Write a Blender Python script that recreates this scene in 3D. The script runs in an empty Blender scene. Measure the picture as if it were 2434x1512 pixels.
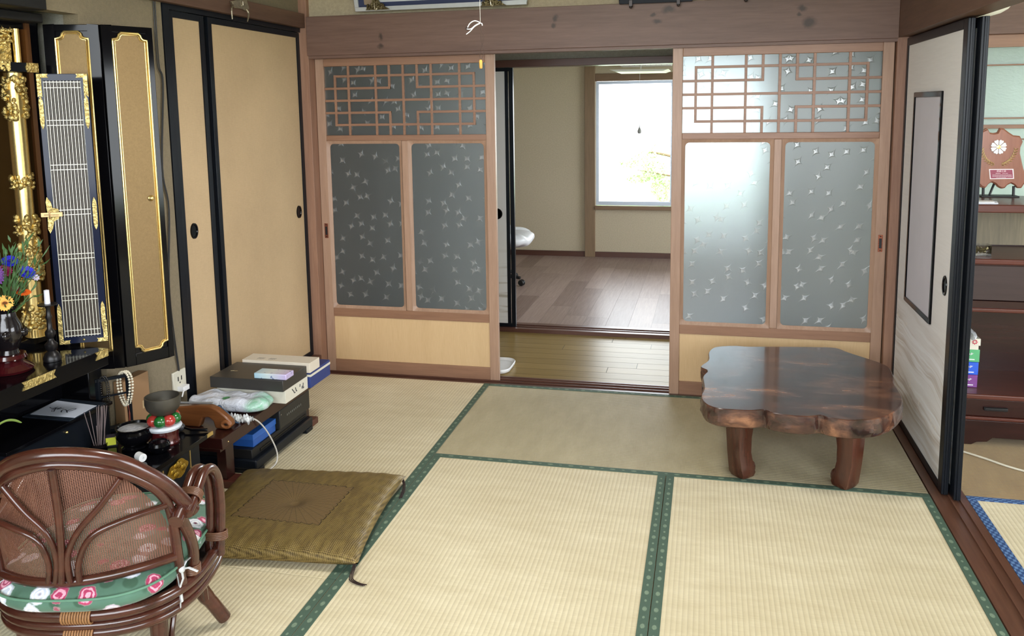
import bpy, bmesh, math, random
from mathutils import Vector, Matrix
random.seed(7)
S = bpy.context.scene
COL = S.collection
pi = math.pi

# ---------------------------------------------------------------- camera
cam_data = bpy.data.cameras.new('camera')
cam = bpy.data.objects.new('camera', cam_data); COL.objects.link(cam)
F = Vector((-0.22817331, 0.96415413, -0.13543911)); R = Vector((0.97346673, 0.22839162, -0.01413474)); U = Vector((-0.01730509, 0.13507064, 0.99068484))
M = Matrix(((R.x, U.x, -F.x, 1.09371), (R.y, U.y, -F.y, -4.158696), (R.z, U.z, -F.z, 1.431533), (0, 0, 0, 1)))
cam.matrix_world = M
cam_data.sensor_width = 36; cam_data.lens = 2013.621 / 2434 * 36
cam_data.shift_x = (1217 - 1208.14) / 2434; cam_data.shift_y = -(756 - 533.21) / 2434
cam_data.clip_start = 0.05; cam_data.clip_end = 200
S.camera = cam

# ---------------------------------------------------------------- sky, daylight, exposure
w = bpy.data.worlds.new('sky'); S.world = w; w.use_nodes = True
wn = w.node_tree; wn.nodes['Background'].inputs[0].default_value = (0.90, 0.955, 1.0, 1)
wn.nodes['Background'].inputs[1].default_value = 11.0
S.view_settings.view_transform = 'Standard'; S.view_settings.look = 'None'
S.view_settings.exposure = 0.0; S.view_settings.gamma = 1.0
try: S.view_settings.use_curve_mapping = False
except Exception: pass
cy = S.cycles
cy.max_bounces = 10; cy.diffuse_bounces = 5; cy.glossy_bounces = 5; cy.transmission_bounces = 8; cy.transparent_max_bounces = 12
cy.sample_clamp_indirect = 6; cy.caustics_refractive = False; cy.caustics_reflective = True; cy.blur_glossy = 0.6

def portal(name, loc, rot, sx, sy):
    l = bpy.data.lights.new(name, 'AREA'); l.shape = 'RECTANGLE'; l.size = sx; l.size_y = sy
    l.cycles.is_portal = True
    o = bpy.data.objects.new(name, l); COL.objects.link(o); o.location = loc; o.rotation_euler = rot
    return o
portal('garden_window_light', (1.45, -5.25, 1.575), (pi/2, 0, 0), 4.7, 1.45)        # big window wall behind the camera
portal('study_window_light', (0.85, 4.02, 1.085), (-pi/2, 0, 0), 1.6, 1.17)       # window of the far room
portal('corridor_window_light', (3.36, 0.59, 1.1), (0, pi/2, 0), 1.9, 0.86)        # corridor end
portal('study_added_window_light', (3.28, 2.45, 1.275), (0, pi/2, 0), 1.65, 1.9)  # unseen side window, added to brighten the study
portal('side_window_light', (5.25, -2.4, 1.3), (0, pi/2, 0), 1.6, 2.6)

# fluorescent ring lamp of the room (its pull cord hangs into view), its glow added as fill
ll = bpy.data.lights.new('ring_lamp_light', 'AREA'); ll.shape = 'DISK'; ll.size = .42; ll.energy = 25; ll.color = (1.0, .97, .93)
lo = bpy.data.objects.new('ring_lamp_light', ll); COL.objects.link(lo); lo.location = (.489, -1.9, 2.17)

# ---------------------------------------------------------------- mesh builder
class MB:
    def __init__(s): s.v = []; s.f = []; s.m = []; s.uv = []
    def add(s, vs, fs, mi=0, uvs=None):
        b = len(s.v); s.v += [Vector(p) for p in vs]
        for k, f in enumerate(fs):
            s.f.append([b + i for i in f]); s.m.append(mi); s.uv.append(uvs[k] if uvs else None)
        return s
    def box(s, x0, x1, y0, y1, z0, z1, mi=0):
        vs = [(x, y, z) for z in (z0, z1) for y in (y0, y1) for x in (x0, x1)]
        return s.add(vs, [(0, 2, 3, 1), (4, 5, 7, 6), (0, 1, 5, 4), (2, 6, 7, 3), (0, 4, 6, 2), (1, 3, 7, 5)], mi)
    def obox(s, c, ax, hs, mi=0):   # centre, three axes, half sizes
        c = Vector(c); ax = [Vector(a).normalized() for a in ax]
        vs = [c + ax[0]*i*hs[0] + ax[1]*j*hs[1] + ax[2]*k*hs[2] for k in (-1, 1) for j in (-1, 1) for i in (-1, 1)]
        return s.add(vs, [(0, 2, 3, 1), (4, 5, 7, 6), (0, 1, 5, 4), (2, 6, 7, 3), (0, 4, 6, 2), (1, 3, 7, 5)], mi)
    def tube(s, pts, r, n=10, closed=False, mi=0, flat=1.0):
        pts = [Vector(p) for p in pts]; N = len(pts); rs = r if isinstance(r, (list, tuple)) else [r]*N
        rings = []; up = None
        for i in range(N):
            a = pts[(i-1) % N] if (closed or i > 0) else pts[i]; b = pts[(i+1) % N] if (closed or i < N-1) else pts[i]
            t = (b - a).normalized()
            if up is None:
                up = Vector((0, 0, 1)) if abs(t.z) < .9 else Vector((1, 0, 0))
            up = (up - t*up.dot(t)); up = up.normalized() if up.length > 1e-6 else t.orthogonal().normalized()
            sd = t.cross(up)
            rings.append([pts[i] + (sd*math.cos(2*pi*k/n) + up*math.sin(2*pi*k/n)*flat)*rs[i] for k in range(n)])
        vs = [p for q in rings for p in q]; fs = []
        for i in range(N if closed else N-1):
            j = (i+1) % N
            for k in range(n): fs.append((i*n+k, i*n+(k+1) % n, j*n+(k+1) % n, j*n+k))
        if not closed: fs += [tuple(range(n))[::-1], tuple((N-1)*n+k for k in range(n))]
        return s.add(vs, fs, mi)
    def lathe(s, c, prof, n=24, mi=0, cap=True, sy=1.0):
        c = Vector(c); vs = []; fs = []
        for (r, z) in prof:
            for k in range(n): vs.append(c + Vector((r*math.cos(2*pi*k/n), sy*r*math.sin(2*pi*k/n), z)))
        for i in range(len(prof)-1):
            for k in range(n): fs.append((i*n+k, i*n+(k+1) % n, (i+1)*n+(k+1) % n, (i+1)*n+k))
        if cap: fs += [tuple(range(n))[::-1], tuple((len(prof)-1)*n+k for k in range(n))]
        return s.add(vs, fs, mi)
    def prism(s, poly, fn, a, b, mi=0):   # fn(u, v, h) -> xyz
        n = len(poly); vs = [fn(u, v, a) for u, v in poly] + [fn(u, v, b) for u, v in poly]
        fs = [tuple(range(n))[::-1], tuple(range(n, 2*n))] + [(i, (i+1) % n, n+(i+1) % n, n+i) for i in range(n)]
        return s.add(vs, fs, mi)
    def ball(s, c, r, n=10, mi=0, sc=(1, 1, 1)):
        c = Vector(c); vs = []; fs = []; m = max(4, n//2+1)
        for i in range(m+1):
            t = pi*i/m
            for k in range(n):
                a = 2*pi*k/n; vs.append(c + Vector((r*sc[0]*math.sin(t)*math.cos(a), r*sc[1]*math.sin(t)*math.sin(a), -r*sc[2]*math.cos(t))))
        for i in range(m):
            for k in range(n): fs.append((i*n+k, i*n+(k+1) % n, (i+1)*n+(k+1) % n, (i+1)*n+k))
        return s.add(vs, fs, mi)
    def grid(s, fn, nu, nv, mi=0, closed_u=False):
        vs = []; fs = []; uv = []
        for j in range(nv+1):
            for i in range(nu+1): vs.append(fn(i/nu, j/nv))
        for j in range(nv):
            for i in range(nu):
                a = j*(nu+1)+i; fs.append((a, a+1, a+nu+2, a+nu+1)); uv.append(((i/nu, j/nv), ((i+1)/nu, j/nv), ((i+1)/nu, (j+1)/nv), (i/nu, (j+1)/nv)))
        return s.add(vs, fs, mi, uv)
    def build(s, name, mats, parent=None, loc=None, smooth=0.7, bevel=0.0, weld=True, seg=2):
        if not isinstance(mats, (list, tuple)): mats = [mats]
        if loc is None: loc = WL.get(parent.name, Vector((0, 0, 0))) if parent else Vector((0, 0, 0))
        loc = Vector(loc)
        me = bpy.data.meshes.new(name); me.from_pydata([tuple(p - loc) for p in s.v], [], s.f)
        if any(s.uv):
            l = me.uv_layers.new(name='UVMap'); k = 0
            for u in s.uv:
                pass
            for p, u in zip(me.polygons, s.uv):
                if u:
                    for li, q in zip(p.loop_indices, u): l.data[li].uv = q
        for m in mats: me.materials.append(m)
        me.polygons.foreach_set('material_index', s.m)
        if weld:
            bm = bmesh.new(); bm.from_mesh(me); bmesh.ops.remove_doubles(bm, verts=bm.verts, dist=1e-6)
            bmesh.ops.recalc_face_normals(bm, faces=bm.faces); bm.to_mesh(me); bm.free()
        me.validate()
        if smooth:
            me.shade_smooth(); me.set_sharp_from_angle(angle=smooth)
        o = bpy.data.objects.new(name, me); COL.objects.link(o)
        WL[o.name] = loc
        if parent: o.parent = parent; o.location = loc - WL[parent.name]
        else: o.location = loc
        if bevel:
            b = o.modifiers.new('edge', 'BEVEL'); b.width = bevel; b.segments = seg; b.limit_method = 'ANGLE'; b.angle_limit = 0.7
        return o
WL = {}
def empty(name, loc):
    o = bpy.data.objects.new(name, None); COL.objects.link(o); o.location = loc; WL[o.name] = Vector(loc); o.empty_display_size = .05
    return o
def tag(o, label, cat, group=None):
    o['label'] = label; o['category'] = cat
    if group: o['group'] = group
    return o
def thing(name, loc, label, cat, group=None): return tag(empty(name, loc), label, cat, group)
def struct(o): o['kind'] = 'structure'; return o
def copy_tree(o, parent=None):
    c = o.copy(); COL.objects.link(c)
    if parent is not None: c.parent = parent
    for ch in list(o.children): copy_tree(ch, c)
    return c
def arc(c, a0, a1, r, n=8): return [(c[0]+r*math.cos(a0+(a1-a0)*i/n), c[1]+r*math.sin(a0+(a1-a0)*i/n)) for i in range(n+1)]
def rrect(x0, x1, y0, y1, r, n=5):
    return arc((x1-r, y0+r), -pi/2, 0, r, n)+arc((x1-r, y1-r), 0, pi/2, r, n)+arc((x0+r, y1-r), pi/2, pi, r, n)+arc((x0+r, y0+r), pi, 1.5*pi, r, n)
def smooth_path(pts, n=6, closed=False):
    P = [Vector(p) for p in pts]; out = []; N = len(P)
    for i in range(N if closed else N-1):
        g = lambda k: P[k % N] if closed else P[min(max(k, 0), N-1)]
        a, b, c, d = g(i-1), g(i), g(i+1), g(i+2)
        for k in range(n):
            t = k/n; out.append(.5*((2*b)+(c-a)*t+(2*a-5*b+4*c-d)*t*t+(3*b-a-3*c+d)*t**3))
    if not closed: out.append(P[-1])
    return out

# ---------------------------------------------------------------- materials
class NT:
    def __init__(s, name):
        s.mat = bpy.data.materials.new(name); s.mat.use_nodes = True; s.t = s.mat.node_tree; s.b = s.t.nodes['Principled BSDF']; s.out = s.t.nodes['Material Output']
    def n(s, ty, **kw):
        o = s.t.nodes.new('ShaderNode'+ty)
        for k, v in kw.items(): setattr(o, k, v)
        return o
    def put(s, sock, v):
        if v is None: return
        if isinstance(v, bpy.types.NodeSocket): s.t.links.new(v, sock)
        else: sock.default_value = v
    def m(s, op, a, b=None, c=None, clamp=False):
        o = s.n('Math', operation=op, use_clamp=clamp); s.put(o.inputs[0], a); s.put(o.inputs[1], b)
        if c is not None: s.put(o.inputs[2], c)
        return o.outputs[0]
    def obj(s): return s.n('TexCoord').outputs['Object']
    def uvc(s): return s.n('TexCoord').outputs['UV']
    def pos(s): return s.n('NewGeometry').outputs['Position']
    def sep(s, v):
        o = s.n('SeparateXYZ'); s.put(o.inputs[0], v); return o.outputs
    def comb(s, x=0., y=0., z=0.):
        o = s.n('CombineXYZ'); s.put(o.inputs[0], x); s.put(o.inputs[1], y); s.put(o.inputs[2], z); return o.outputs[0]
    def scl(s, v, sc, rot=(0, 0, 0), loc=(0, 0, 0)):
        o = s.n('Mapping'); s.put(o.inputs[0], v); o.inputs['Scale'].default_value = sc; o.inputs['Rotation'].default_value = rot; o.inputs['Location'].default_value = loc; return o.outputs[0]
    def noise(s, v, scale=5., detail=4., rough=.55, dist=0.):
        o = s.n('TexNoise'); s.put(o.inputs['Vector'], v); o.inputs['Scale'].default_value = scale; o.inputs['Detail'].default_value = detail
        o.inputs['Roughness'].default_value = rough; o.inputs['Distortion'].default_value = dist; return o.outputs[0]
    def vor(s, v, scale=5., feature='F1', rnd=1.0, out='Distance'):
        o = s.n('TexVoronoi', feature=feature); s.put(o.inputs['Vector'], v); o.inputs['Scale'].default_value = scale; o.inputs['Randomness'].default_value = rnd
        return o.outputs[out] if out else o
    def ramp(s, f, stops, interp='LINEAR'):
        o = s.n('ValToRGB'); s.put(o.inputs[0], f); e = o.color_ramp; e.interpolation = interp
        while len(e.elements) < len(stops): e.elements.new(.5)
        for k, (p, c) in enumerate(stops): e.elements[k].position = p; e.elements[k].color = tuple(c)[:3]+(1,)
        return o.outputs[0]
    def map(s, f, a, b, c=0., d=1.):
        o = s.n('MapRange'); s.put(o.inputs[0], f)
        for i, v in enumerate((a, b, c, d)): o.inputs[i+1].default_value = v
        return o.outputs[0]
    def mix(s, f, a, b, mode='MIX'):
        o = s.n('Mix', data_type='RGBA', blend_type=mode); s.put(o.inputs[0], f)
        for i, v in ((6, a), (7, b)): s.put(o.inputs[i], v if isinstance(v, bpy.types.NodeSocket) else tuple(v)[:3]+(1,))
        return o.outputs[2]
    def bump(s, h, strength=.3, dist=.01):
        o = s.n('Bump'); s.put(o.inputs['Height'], h); o.inputs['Strength'].default_value = strength; o.inputs['Distance'].default_value = dist
        s.t.links.new(o.outputs[0], s.b.inputs['Normal']); return o.outputs[0]
    def set(s, col=None, rough=None, metal=None, coat=None, coatr=.08, spec=None, sheen=None, **kw):
        b = s.b.inputs
        if col is not None: s.put(b['Base Color'], col if isinstance(col, bpy.types.NodeSocket) else tuple(col)[:3]+(1,))
        s.put(b['Roughness'], rough); s.put(b['Metallic'], metal); s.put(b['Specular IOR Level'], spec)
        if coat is not None: b['Coat Weight'].default_value = coat; b['Coat Roughness'].default_value = coatr
        if sheen is not None: b['Sheen Weight'].default_value = sheen
        return s.mat
def C(r, g, b):   # sRGB 0-255 -> linear
    f = lambda c: (c/255/12.92) if c/255 <= .04045 else ((c/255+.055)/1.055)**2.4
    return (f(r), f(g), f(b))
def sc(c, k): return tuple(min(1, x*k) for x in c)

def plain(name, col, rough=.5, metal=0., coat=None, var=.06, scale=30., bump=0.0, coatr=.08, spec=None):
    t = NT(name); f = t.noise(t.obj(), scale, 3.)
    t.set(t.mix(f, sc(col, 1-var), sc(col, 1+var)), rough, metal, coat, coatr, spec)
    if bump: t.bump(f, bump, .004)
    return t.mat
def wood(name, c1, c2, axis='x', grain=14., rough=.4, bumpv=.08, coat=None, coatr=.15, spots=None, plane='xz', fine=1.0):
    t = NT(name); v = t.obj()
    st = {'x': (1.0, 14, 14), 'y': (14, 1.0, 14), 'z': (14, 14, 1.0)}[axis]
    wv = t.noise(t.scl(v, tuple(q*.18 for q in st)), 3., 3., .6, .6)
    g = t.noise(t.scl(v, st), grain*.5*fine, 6., .65, .4)
    k = t.m('ADD', t.m('MULTIPLY', g, .6), t.m('MULTIPLY', wv, .5))
    col = t.ramp(k, [(.3, c1), (.5, tuple((a+b)/2 for a, b in zip(c1, c2))), (.72, c2)])
    if spots:
        x, y, z = t.sep(v); a = {'x': x, 'y': y}[plane[0]]; tot = None
        warp = t.m('MULTIPLY', t.m('SUBTRACT', t.noise(v, 25., 3.), .5), .03)
        for (px, pz, rx, rz) in spots:
            dx = t.m('DIVIDE', t.m('SUBTRACT', t.m('ADD', a, warp), px), rx); dz = t.m('DIVIDE', t.m('SUBTRACT', t.m('ADD', z, warp), pz), rz)
            d = t.m('SQRT', t.m('ADD', t.m('MULTIPLY', dx, dx), t.m('MULTIPLY', dz, dz)))
            q = t.map(d, 1.3, .5)
            tot = q if tot is None else t.m('MAXIMUM', tot, q)
        col = t.mix(t.m('MULTIPLY', tot, .8), col, sc(c1, .25))
    t.set(col, rough, 0., coat, coatr); t.bump(k, bumpv, .004)
    return t.mat
def lacquer(name, col=(.0025, .0025, .0035), rough=.10):
    t = NT(name); t.set(col, rough, 0., None, spec=.2); f = t.noise(t.obj(), 6., 2.); t.bump(f, .04, .004); return t.mat
def gold(name='gold', col=C(236, 208, 138), rough=.32, orn=0., scale=120.):
    t = NT(name); f = t.noise(t.obj(), scale, 4., .6, 1.0)
    t.set(t.mix(t.map(f, .35, .65), sc(col, .65 if orn else .92), sc(col, 1.05)), rough, .95)
    t.bump(f, orn or .05, .006); return t.mat

W_FRAME = wood('door_frame_wood', C(146, 114, 94), C(176, 144, 122), 'z', 12, .42, .05)
W_FRAMEX = wood('door_rail_wood', C(122, 88, 68), C(154, 116, 92), 'x', 12, .42, .05)
W_BEAM = wood('beam_wood', C(86, 62, 52), C(118, 90, 78), 'x', 10, .5, .05,
              spots=[(-.545, 1.80, .012, .02), (-.545, 1.755, .016, .012), (-.08, 1.83, .012, .01), (.36, 1.86, .012, .015), (.355, 1.83, .012, .012), (.85, 1.83, .022, .012), (.83, 1.86, .012, .008), (.9, 1.88, .03, .015), (1.5, 1.865, .022, .012), (1.49, 1.84, .012, .008), (1.53, 1.80, .03, .022)])
W_BEAMY = wood('side_beam_wood', C(80, 56, 46), C(110, 82, 68), 'y', 10, .5, .05)
W_POST = wood('pillar_wood', C(118, 82, 66), C(160, 122, 100), 'z', 10, .5, .05)
W_SILL = wood('sill_wood', C(64, 38, 30), C(96, 62, 50), 'x', 10, .35, .05)
W_SILLY = wood('threshold_wood', C(70, 44, 34), C(108, 74, 58), 'y', 10, .32, .05)
W_RED = wood('rosewood', C(28, 11, 10), C(52, 23, 20), 'x', 8, .25, .03, None)
W_REDLIP = wood('rosewood_lip', C(66, 32, 26), C(94, 50, 40), 'x', 8, .28, .03, None)
W_PALEPANEL = wood('pale_board', C(196, 164, 122), C(212, 182, 140), 'z', 20, .5, .02, fine=1.6)
LAQ = lacquer('black_lacquer'); LAQB = lacquer('satin_black_lacquer', (.006, .008, .012), .30)
BLK = plain('matte_black', (.006, .006, .007), .5)
GOLD = gold(); GOLDP = gold('gold_leaf_panel', C(132, 110, 78), .5); GOLDO = gold('carved_gold', C(240, 214, 140), .3, .9, 90.)
SILVER = gold('worn_silver', C(190, 180, 160), .35, .5, 60.)
WHITE = plain('white_plastic', C(235, 236, 238), .4); PAPER = plain('white_paper', C(226, 230, 240), .6)

def plaster(name, col, sc1=60.):
    t = NT(name); v = t.obj(); f = t.noise(v, sc1, 8., .7); g = t.noise(v, 260., 3., .6)
    t.set(t.mix(t.map(t.m('ADD', t.m('MULTIPLY', f, .6), t.m('MULTIPLY', g, .4)), .35, .65), sc(col, .82), sc(col, 1.1)), .9); t.bump(g, .4, .004); return t.mat
PLASTER = plaster('sand_plaster', C(178, 164, 138)); PLASTER2 = plaster('fibre_plaster', C(196, 184, 160), 90.)
PLASTERG = plaster('grey_plaster', C(150, 146, 136)); PLASTERW = plaster('beige_plaster', C(132, 120, 98)); CEIL = plaster('ceiling_board', C(196, 184, 164), 8.)

def tatami(name, run='y', light=C(226, 208, 160), dark=C(192, 168, 116)):
    t = NT(name); x, y, z = t.sep(t.pos()); a, b = (x, y) if run == 'y' else (y, x)
    rid = t.m('SINE', t.m('MULTIPLY', a, 2*pi/.0152)); rid = t.m('POWER', t.m('ADD', t.m('MULTIPLY', rid, .5), .5), .55)
    straw = t.noise(t.comb(t.m('MULTIPLY', a, 18.), t.m('MULTIPLY', b, 900.), 0.), 1., 2., .5)
    blotch = t.noise(t.comb(a, t.m('MULTIPLY', b, 3.), 0.), 5., 4., .6)
    big = t.noise(t.comb(x, y, 2.), 1.7, 2., .5)
    k = t.m('ADD', t.m('ADD', t.m('MULTIPLY', straw, .35), t.m('MULTIPLY', blotch, .35)), t.m('MULTIPLY', big, .3))
    col = t.ramp(k, [(.35, dark), (.52, tuple((p+q)/2 for p, q in zip(light, dark))), (.65, light)])
    col = t.mix(t.map(rid, 0., .35, .32, 0.), col, sc(dark, .62))
    t.set(col, .62, 0., sheen=.15); h = t.m('ADD', t.m('MULTIPLY', rid, 1.), t.m('MULTIPLY', straw, .5)); t.bump(h, .45, .0022); return t.mat
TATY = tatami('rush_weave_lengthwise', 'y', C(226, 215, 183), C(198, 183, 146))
TATX = tatami('rush_weave_crosswise_shaded', 'x', C(188, 176, 140), C(158, 144, 106)); TATX2 = tatami('aged_rush_weave', 'x', C(164, 136, 88), C(132, 104, 62))  # TATX: darkening from weave direction and light falloff is put into the colour
def edging(name, base, dot, blue=False):
    t = NT(name); x, y, z = t.sep(t.obj())
    if blue:
        p = t.m('SINE', t.m('MULTIPLY', x, 2*pi/.03)); q = t.m('SINE', t.m('MULTIPLY', y, 2*pi/.02)); k = t.map(t.m('MULTIPLY', p, q), -.1, .3)
        t.set(t.mix(k, base, dot), .7); return t.mat
    def dots(per, off, rx, ry):
        u = t.m('SUBTRACT', t.m('FRACT', t.m('ADD', t.m('DIVIDE', x, per), off)), .5); u = t.m('DIVIDE', t.m('MULTIPLY', u, per), rx); v = t.m('DIVIDE', y, ry)
        return t.map(t.m('SQRT', t.m('ADD', t.m('MULTIPLY', u, u), t.m('MULTIPLY', v, v))), 1.15, .85)
    k = t.m('MAXIMUM', dots(.084, 0., .011, .0065), dots(.084, .5, .006, .0035))
    fine = t.noise(t.scl(t.obj(), (300, 300, 300)), 1., 2.)
    t.set(t.mix(t.m('MULTIPLY', k, t.map(fine, .3, .6, .5, 1.)), t.mix(fine, sc(base, .85), sc(base, 1.15)), dot), .7); return t.mat
HERI = edging('green_brocade_edging', C(72, 94, 80), C(124, 144, 122)); HERIB = edging('blue_brocade_edging', C(44, 72, 120), C(96, 130, 176), True)

def star_glass(name, stars=True, tint=(.89, .955, .98)):
    t = NT(name); t.t.nodes.remove(t.b); v = t.obj(); x, y, z = t.sep(v)
    if stars:
        g = t.comb(x, z, 0.); o = t.n('TexVoronoi'); o.voronoi_dimensions = '2D'; t.put(o.inputs['Vector'], g); o.inputs['Scale'].default_value = 13.; o.inputs['Randomness'].default_value = .85
        mp = t.scl(g, (13., 13., 13.)); d = t.n('VectorMath', operation='SUBTRACT'); t.put(d.inputs[0], mp)
        ps = t.scl(o.outputs['Position'], (13., 13., 13.)); t.put(d.inputs[1], ps)
        dx, dy, dz = t.sep(d.outputs[0]); r, gg, bb = t.sep(o.outputs['Color'])
        ang = t.m('ADD', t.m('MULTIPLY', r, .9), .4); ca = t.m('COSINE', ang); sa = t.m('SINE', ang)
        a = t.m('ABSOLUTE', t.m('ADD', t.m('MULTIPLY', dx, ca), t.m('MULTIPLY', dy, sa))); b = t.m('ABSOLUTE', t.m('SUBTRACT', t.m('MULTIPLY', dy, ca), t.m('MULTIPLY', dx, sa)))
        sz = t.m('ADD', t.m('MULTIPLY', gg, .16), .40)
        q = t.m('ADD', t.m('SQRT', a), t.m('SQRT', t.m('MULTIPLY', b, 1.35))); star = t.map(q, .74, .56); star = t.m('MULTIPLY', star, t.map(gg, .14, .16))
        nz = t.noise(v, 90., 3.); h = t.m('ADD', t.m('MULTIPLY', star, 1.), t.m('MULTIPLY', nz, .02))
    else:
        nz = t.noise(t.scl(v, (1, 1, 2.2)), 60., 3.); star = nz; h = nz
    bp = t.n('Bump'); t.put(bp.inputs['Height'], h); bp.inputs['Strength'].default_value = .25 if stars else .5; bp.inputs['Distance'].default_value = .006 if stars else .004
    gl = t.n('BsdfRefraction'); gl.inputs['Color'].default_value = sc(tint, .80 if stars else .55)+(1,); gl.inputs['Roughness'].default_value = .60; gl.inputs['IOR'].default_value = 1.25; t.t.links.new(bp.outputs[0], gl.inputs['Normal'])
    tr = t.n('BsdfTranslucent'); tr.inputs['Color'].default_value = sc(tint, .95)+(1,)
    df = t.n('BsdfDiffuse'); df.inputs['Color'].default_value = (.26, .27, .28, 1)
    gs = t.n('BsdfGlossy'); gs.inputs['Roughness'].default_value = .3; gs.inputs['Color'].default_value = (1, 1, 1, 1); t.t.links.new(bp.outputs[0], gs.inputs['Normal'])
    def mx(f, a, b):
        o = t.n('MixShader'); t.put(o.inputs[0], f); t.t.links.new(a, o.inputs[1]); t.t.links.new(b, o.inputs[2]); return o.outputs[0]
    s = mx(.20 if stars else .6, gl.outputs[0], tr.outputs[0]); s = mx(.08, s, df.outputs[0]); s = mx(.04, s, gs.outputs[0])
    if stars:
        dw = t.n('BsdfDiffuse'); dw.inputs['Color'].default_value = (.7, .72, .74, 1); tp = t.n('BsdfTransparent'); tw = t.n('BsdfTranslucent'); tw.inputs['Color'].default_value = (1, 1, 1, 1)
        g2 = t.n('BsdfGlossy'); g2.inputs['Roughness'].default_value = .25; hb = t.n('Bump'); t.put(hb.inputs['Height'], star); hb.inputs['Strength'].default_value = 1.; hb.inputs['Distance'].default_value = .01; t.t.links.new(hb.outputs[0], g2.inputs['Normal'])
        e = mx(.5, mx(.45, dw.outputs[0], tw.outputs[0]), tp.outputs[0]); e = mx(.25, e, g2.outputs[0]); side = t.m('GREATER_THAN', t.m('ADD', t.m('MULTIPLY', dx, ca), t.m('MULTIPLY', dy, t.m('MULTIPLY', sa, .7))), .0); s = mx(t.m('MULTIPLY', star, t.map(side, 0., 1., .48, .22)), s, e)
    t.t.links.new(s, t.out.inputs[0]); return t.mat
GLASS = star_glass('frosted_star_glass'); GLASSF = star_glass('frosted_ripple_glass', False, (.86, .95, .90))
def clear_glass():
    t = NT('window_glass'); t.t.nodes.remove(t.b); a = t.n('BsdfTransparent'); b = t.n('BsdfGlossy'); b.inputs['Roughness'].default_value = .02
    f = t.n('Fresnel'); f.inputs[0].default_value = 1.45; o = t.n('MixShader'); t.put(o.inputs[0], f.outputs[0]); t.t.links.new(a.outputs[0], o.inputs[1]); t.t.links.new(b.outputs[0], o.inputs[2]); t.t.links.new(o.outputs[0], t.out.inputs[0]); return t.mat
CLEAR = clear_glass()
def fabric_panel(name, col):
    t = NT(name); v = t.obj(); a = t.noise(t.scl(v, (1, 1, 14)), 40., 3.); b = t.noise(t.scl(v, (14, 14, 1)), 40., 3.); g = t.noise(v, 3., 3.)
    k = t.m('ADD', t.m('ADD', t.m('MULTIPLY', a, .3), t.m('MULTIPLY', b, .3)), t.m('MULTIPLY', g, .4)); scr = t.vor(t.scl(v, (1, 1, .5)), 7.)
    cc = t.mix(t.map(k, .38, .62), sc(col, .9), sc(col, 1.08)); cc = t.mix(t.map(scr, .014, .008), cc, sc(col, 1.5))
    t.set(cc, .75); t.bump(k, .15, .003); return t.mat
FUSL = fabric_panel('tan_cloth_paper', C(192, 166, 130)); FUSW_BACK = fabric_panel('plain_screen_paper', C(208, 204, 198))
def wave_paper():
    t = NT('painted_wave_paper'); x, y, z = t.sep(t.pos()); cloth = t.noise(t.comb(0., t.m('MULTIPLY', y, 6.), t.m('MULTIPLY', z, 120.)), 1., 3.)
    u = t.m('ADD', y, x)
    zz = t.m('ADD', z, t.m('MULTIPLY', t.m('SUBTRACT', t.noise(t.comb(u, t.m('MULTIPLY', z, 2.), 0.), 2.2, 2.), .5), .10)); zz = t.m('ADD', zz, t.m('MULTIPLY', u, -.04))
    st = t.noise(t.comb(t.m('MULTIPLY', u, .8), t.m('MULTIPLY', zz, 30.), 0.), 1., 5., .62)
    st2 = t.noise(t.comb(t.m('MULTIPLY', u, .9), t.m('MULTIPLY', zz, 14.), 7.), 1., 3., .6)
    fade = t.map(z, .60, .44); base = t.mix(cloth, C(234, 233, 234), C(246, 246, 247))
    c = t.mix(t.m('MULTIPLY', fade, t.map(st2, .46, .62)), base, C(206, 198, 191)); c = t.mix(t.m('MULTIPLY', fade, t.map(st, .50, .60)), c, C(250, 252, 255))
    o = t.n('TexVoronoi'); t.put(o.inputs['Vector'], t.comb(u, t.m('MULTIPLY', z, .8), 0.)); o.inputs['Scale'].default_value = 42.
    zone = t.m('MAXIMUM', t.map(t.m('ABSOLUTE', t.m('SUBTRACT', z, t.m('ADD', .20, t.m('MULTIPLY', u, .02)))), .06, .03), t.m('MULTIPLY', t.map(t.m('ABSOLUTE', t.m('SUBTRACT', z, .44)), .05, .03), t.map(y, -.35, -.2)))
    dots = t.m('MULTIPLY', t.map(o.outputs[0], .34, .22), t.m('MULTIPLY', zone, t.map(t.noise(t.comb(u, z, 0.), 9., 2.), .5, .56)))
    c = t.mix(dots, c, C(246, 242, 236)); t.set(c, .7); t.bump(cloth, .1, .002); return t.mat
FUSW = wave_paper()
def far_wave_paper():
    t = NT('far_screen_paper'); x, y, z = t.sep(t.pos()); st = t.noise(t.comb(t.m('MULTIPLY', x, 2.), t.m('MULTIPLY', z, 30.), 0.), 1., 4.)
    c = t.mix(t.m('MULTIPLY', t.map(z, .55, .3), t.map(st, .5, .65)), C(240, 240, 238), C(196, 190, 176)); t.set(c, .7); return t.mat
FUSFAR = far_wave_paper()
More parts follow.
